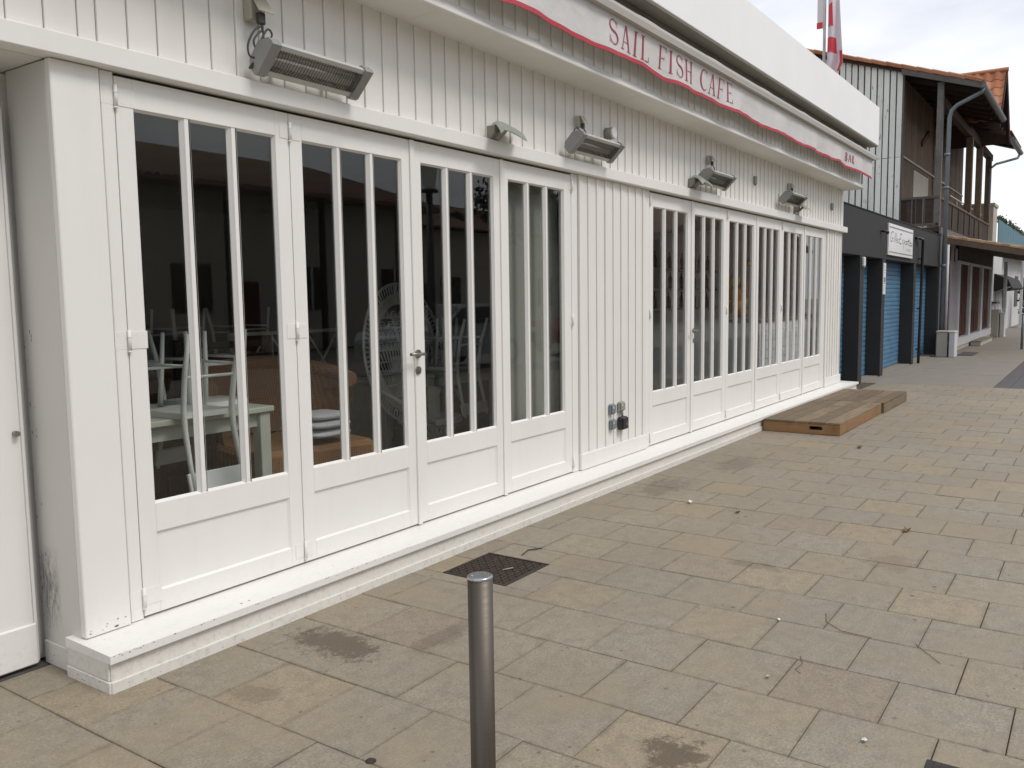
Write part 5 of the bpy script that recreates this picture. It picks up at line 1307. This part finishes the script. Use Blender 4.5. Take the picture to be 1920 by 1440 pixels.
# ------------------------------------------------------------------ across the street (seen in the glass)
OB = thing('opposite_house', 'long low white house with a brown tiled roof across the street', 'house', (8, -15, 0))
def O(name, mb, mat, parent=None): return obj(name, mb, M[mat], parent or OB)
ox0, ox1, ey, ez, ry, rz_ = -14.0, 25.6, -13.6, 4.95, -17.6, 6.50
O('wall', MB().box(ox0+.5, -21.2, 0, ox1-1.0, -14.6, 4.85), 'far_beige')
def tr(u, v):
    x = ox0+(ox1-ox0)*u; hip = (1-v)*(ey-ry)*0; xx = x
    lim = ox1-v*3.2; xx = ox0+(lim-ox0)*u; y = ey+(ry-ey)*v; return (xx, y, ez+(rz_-ez)*v+.035*sin(xx*2*pi/.26)*(1-.0*v)-.02*((v*12) % 1))
o = O('front_roof_tiles', MB().grid(700, 12, tr), 'tile_far'); o['kind'] = 'stuff'
q = MB().add([(ox1,ey,ez),(ox1-3.2,ry,rz_),(ox1,-21.6,ez)], [(0,1,2)]).add([(ox0,-21.6,ez),(ox0,ry,rz_),(ox1-3.2,ry,rz_),(ox1,-21.6,ez)], [(3,2,1,0)]).add([(ox0,ey,ez-.12),(ox1,ey,ez-.12),(ox1,-21.6,ez-.12),(ox0,-21.6,ez-.12)], [(3,2,1,0)]).add([(ox0,ey,ez-.12),(ox1,ey,ez-.12),(ox1,ey,ez-.02),(ox0,ey,ez-.02)], [(0,1,2,3)])
O('hip_roof', q, 'tile_far')
for i, x in enumerate((-8, -3.5, 1, 5.5, 10, 14.5, 19, 23)):
    w = O('window', MB().cbox(x, -14.63, 1.3, x+1.3, -14.56, 2.7, .01), 'timber_dark'); obj('window_frame', MB().box(x+.6, -14.555, 1.3, x+.68, -14.53, 2.7), M['far_white'], w)
    if i % 2: O('door', MB().cbox(x+2.0, -14.63, .02, x+3.0, -14.56, 2.2, .01), 'brown_panel')
for x in [ox0+1+3.6*i for i in range(11)]: O('porch_post', MB().cbox(x, -13.9, 0, x+.16, -13.74, 4.82, .01), 'timber_dark')
O('antenna', MB().tube([(17.2,-17.2,6.4),(17.2,-17.2,6.85)], .03, 5), 'steel_dark')
O2 = thing('second_opposite_house', 'lower house with a tiled roof farther along the other side of the street', 'house', (36, -17, 0))
obj('wall', MB().box(28.5, -24, 0, 48, -17.6, 4.7), M['far_beige'], O2); obj('roof', MB().prism([(-16.8,4.75),(-21,6.35),(-25,4.75)], 0, 28.0, 48.3), M['tile_far'], O2)
O3 = thing('tall_opposite_house', 'taller tiled house at the far end of the other side of the street', 'house', (70, -17, 0))
obj('wall', MB().prism([(49.5,0),(79,0),(79,5.6),(64,9.0),(49.5,5.6)], 1, -26, -15.6), M['tile_far'], O3)
obj('roof', MB().prism([(48.4,5.35),(64,9.05),(80,5.35),(80,5.5),(64,9.25),(48.4,5.5)], 1, -26.5, -15.0), M['tile_far'], O3)
for x in range(52, 76, 5): obj('window', MB().cbox(x, -15.58, 1.2, x+2.0, -15.5, 3.0, .01), M['timber_dark'], O3)
for x in (30, 34, 38, 42, 47): obj('window', MB().cbox(x, -17.58, 1.2, x+1.4, -17.52, 2.6, .01), M['timber_dark'], O2)
def tree(x, y, h, r, lb, seed):
    random.seed(seed); t = thing('pine_tree', lb, 'tree', (x, y, 0), group='trees across the street')
    obj('trunk', MB().tube([(x,y,0),(x+.1,y+.1,h*.35),(x-.15,y,h*.62),(x,y,h*.8)], [.28,.22,.16,.08], 8), M['bark'], t)
    cl = []
    for _ in range(16):
        a = random.uniform(0, 6.28); rr = r*sqrt(random.random())*.8; cl.append((x+rr*cos(a), y+rr*sin(a), h*(.62+.30*random.random()), r*random.uniform(.25,.42)))
    q = MB()
    for c in cl: q.tube([(x,y,h*.55),((x+c[0])/2,(y+c[1])/2,(h*.6+c[2])/2),(c[0],c[1],c[2])], [.08,.05,.02], 5)
    obj('limbs', q, M['bark'], t)
    def pt_():
        c = random.choice(cl); v = Vector((random.gauss(0,1), random.gauss(0,1), random.gauss(0,.7))).normalized()*c[3]*random.random()**.4; return (c[0]+v.x, c[1]+v.y, c[2]+v.z*.75)
    foliage(5200, pt_, .13, 'pine', 'crown', t)
tree(38.5, -18.5, 8.0, 4.2, 'broad pine tree across the street, tallest of the group', 3)
tree(32.6, -19.5, 5.9, 1.5, 'small round tree between the two opposite houses', 5)
tree(45.5, -21, 7.4, 3.6, 'bushy pine tree farther along the other side', 9)
random.seed(21)
LP = thing('street_lamp', 'dark street lantern on a post at the kerb', 'lamp', (12.0, -3.1, 0))
obj('post', MB().tube([(12,-3.1,0),(12,-3.1,.8),(12,-3.1,3.5)], [.11,.075,.06], 12), M['black_plastic'], LP)
obj('lantern', MB().cyl((12,-3.1,3.52), .13, .38, 4, r2=.21, smooth=False), M['far_white'], LP); obj('lantern_roof', MB().cyl((12,-3.1,3.901), .25, .14, 4, r2=.06, smooth=False), M['black_plastic'], LP); obj('lantern_base', MB().cyl((12,-3.1,3.47), .16, .049, 12), M['black_plastic'], LP)
def car(x, y, body, lb, paintcol):
    t = thing('parked_car', lb, 'car', (x, y, 0), group='cars parked across the pavement')
    mt = simple('car_paint_'+body, paintcol, .25, 0, var=.02, nscale=2, bump=0)
    side = [(-2.1,.32),(-2.12,.70),(-2.0,.88),(-1.1,.98),(-.35,1.42),(.95,1.46),(1.75,1.05),(2.08,.95),(2.12,.45),(2.0,.30)]
    v = []; n = len(side)
    def half(z): return .86-.16*max(0, (z-.95)/.5)
    for s_ in (-1, 1): v += [(p[0], s_*half(p[1]), p[1]) for p in side]
    f = [tuple(range(n))[::-1], tuple(range(n, 2*n))] + [(i, (i+1) % n, (i+1) % n+n, i+n) for i in range(n)]
    obj('body', MB().add(v, f), mt, t, local=True)
    for s_ in (-1, 1):
        w = MB(); pts = [(-1.0,.99),(-.36,1.36),(.90,1.40),(1.5,1.06)]; w.add([(p[0], s_*(half(p[1])+.012), p[1]) for p in pts], [(0,1,2,3) if s_ < 0 else (3,2,1,0)]); obj('side_window', w, M['black_plastic'], t, local=True)
        for xx in (-1.3, 1.35):
            a = .66 if s_ > 0 else -.88; wl = obj('wheel', MB().cyl((xx, a, .32), .32, .22, 24, axis=1), M['black_plastic'], t, local=True); obj('rim', MB().cyl((xx, a-.006 if s_ < 0 else a+.2205, .32), .19, .006, 16, axis=1), M['lt_metal'], wl, local=True)
        obj('headlight', MB().cbox(-2.13, s_*.62-.13, .62, -2.02, s_*.62+.13, .76, .02), M['cushion'], t, local=True)
    obj('windscreen', MB().add([(-1.09,-.76,1.0),(-1.09,.76,1.0),(-.40,.69,1.41),(-.40,-.69,1.41)], [(0,1,2,3)]).xf(Matrix.Translation((-.012,0,.014))), M['black_plastic'], t, local=True)
car(15.5, -5.6, 'silver', 'silver parked car by the kerb', (.50,.52,.54)); car(6.6, -6.4, 'dark', 'dark parked car by the kerb opposite the first doors', (.03,.035,.045)); car(22.5, -5.8, 'red', 'dull red parked car farther along the kerb', (.25,.03,.03))
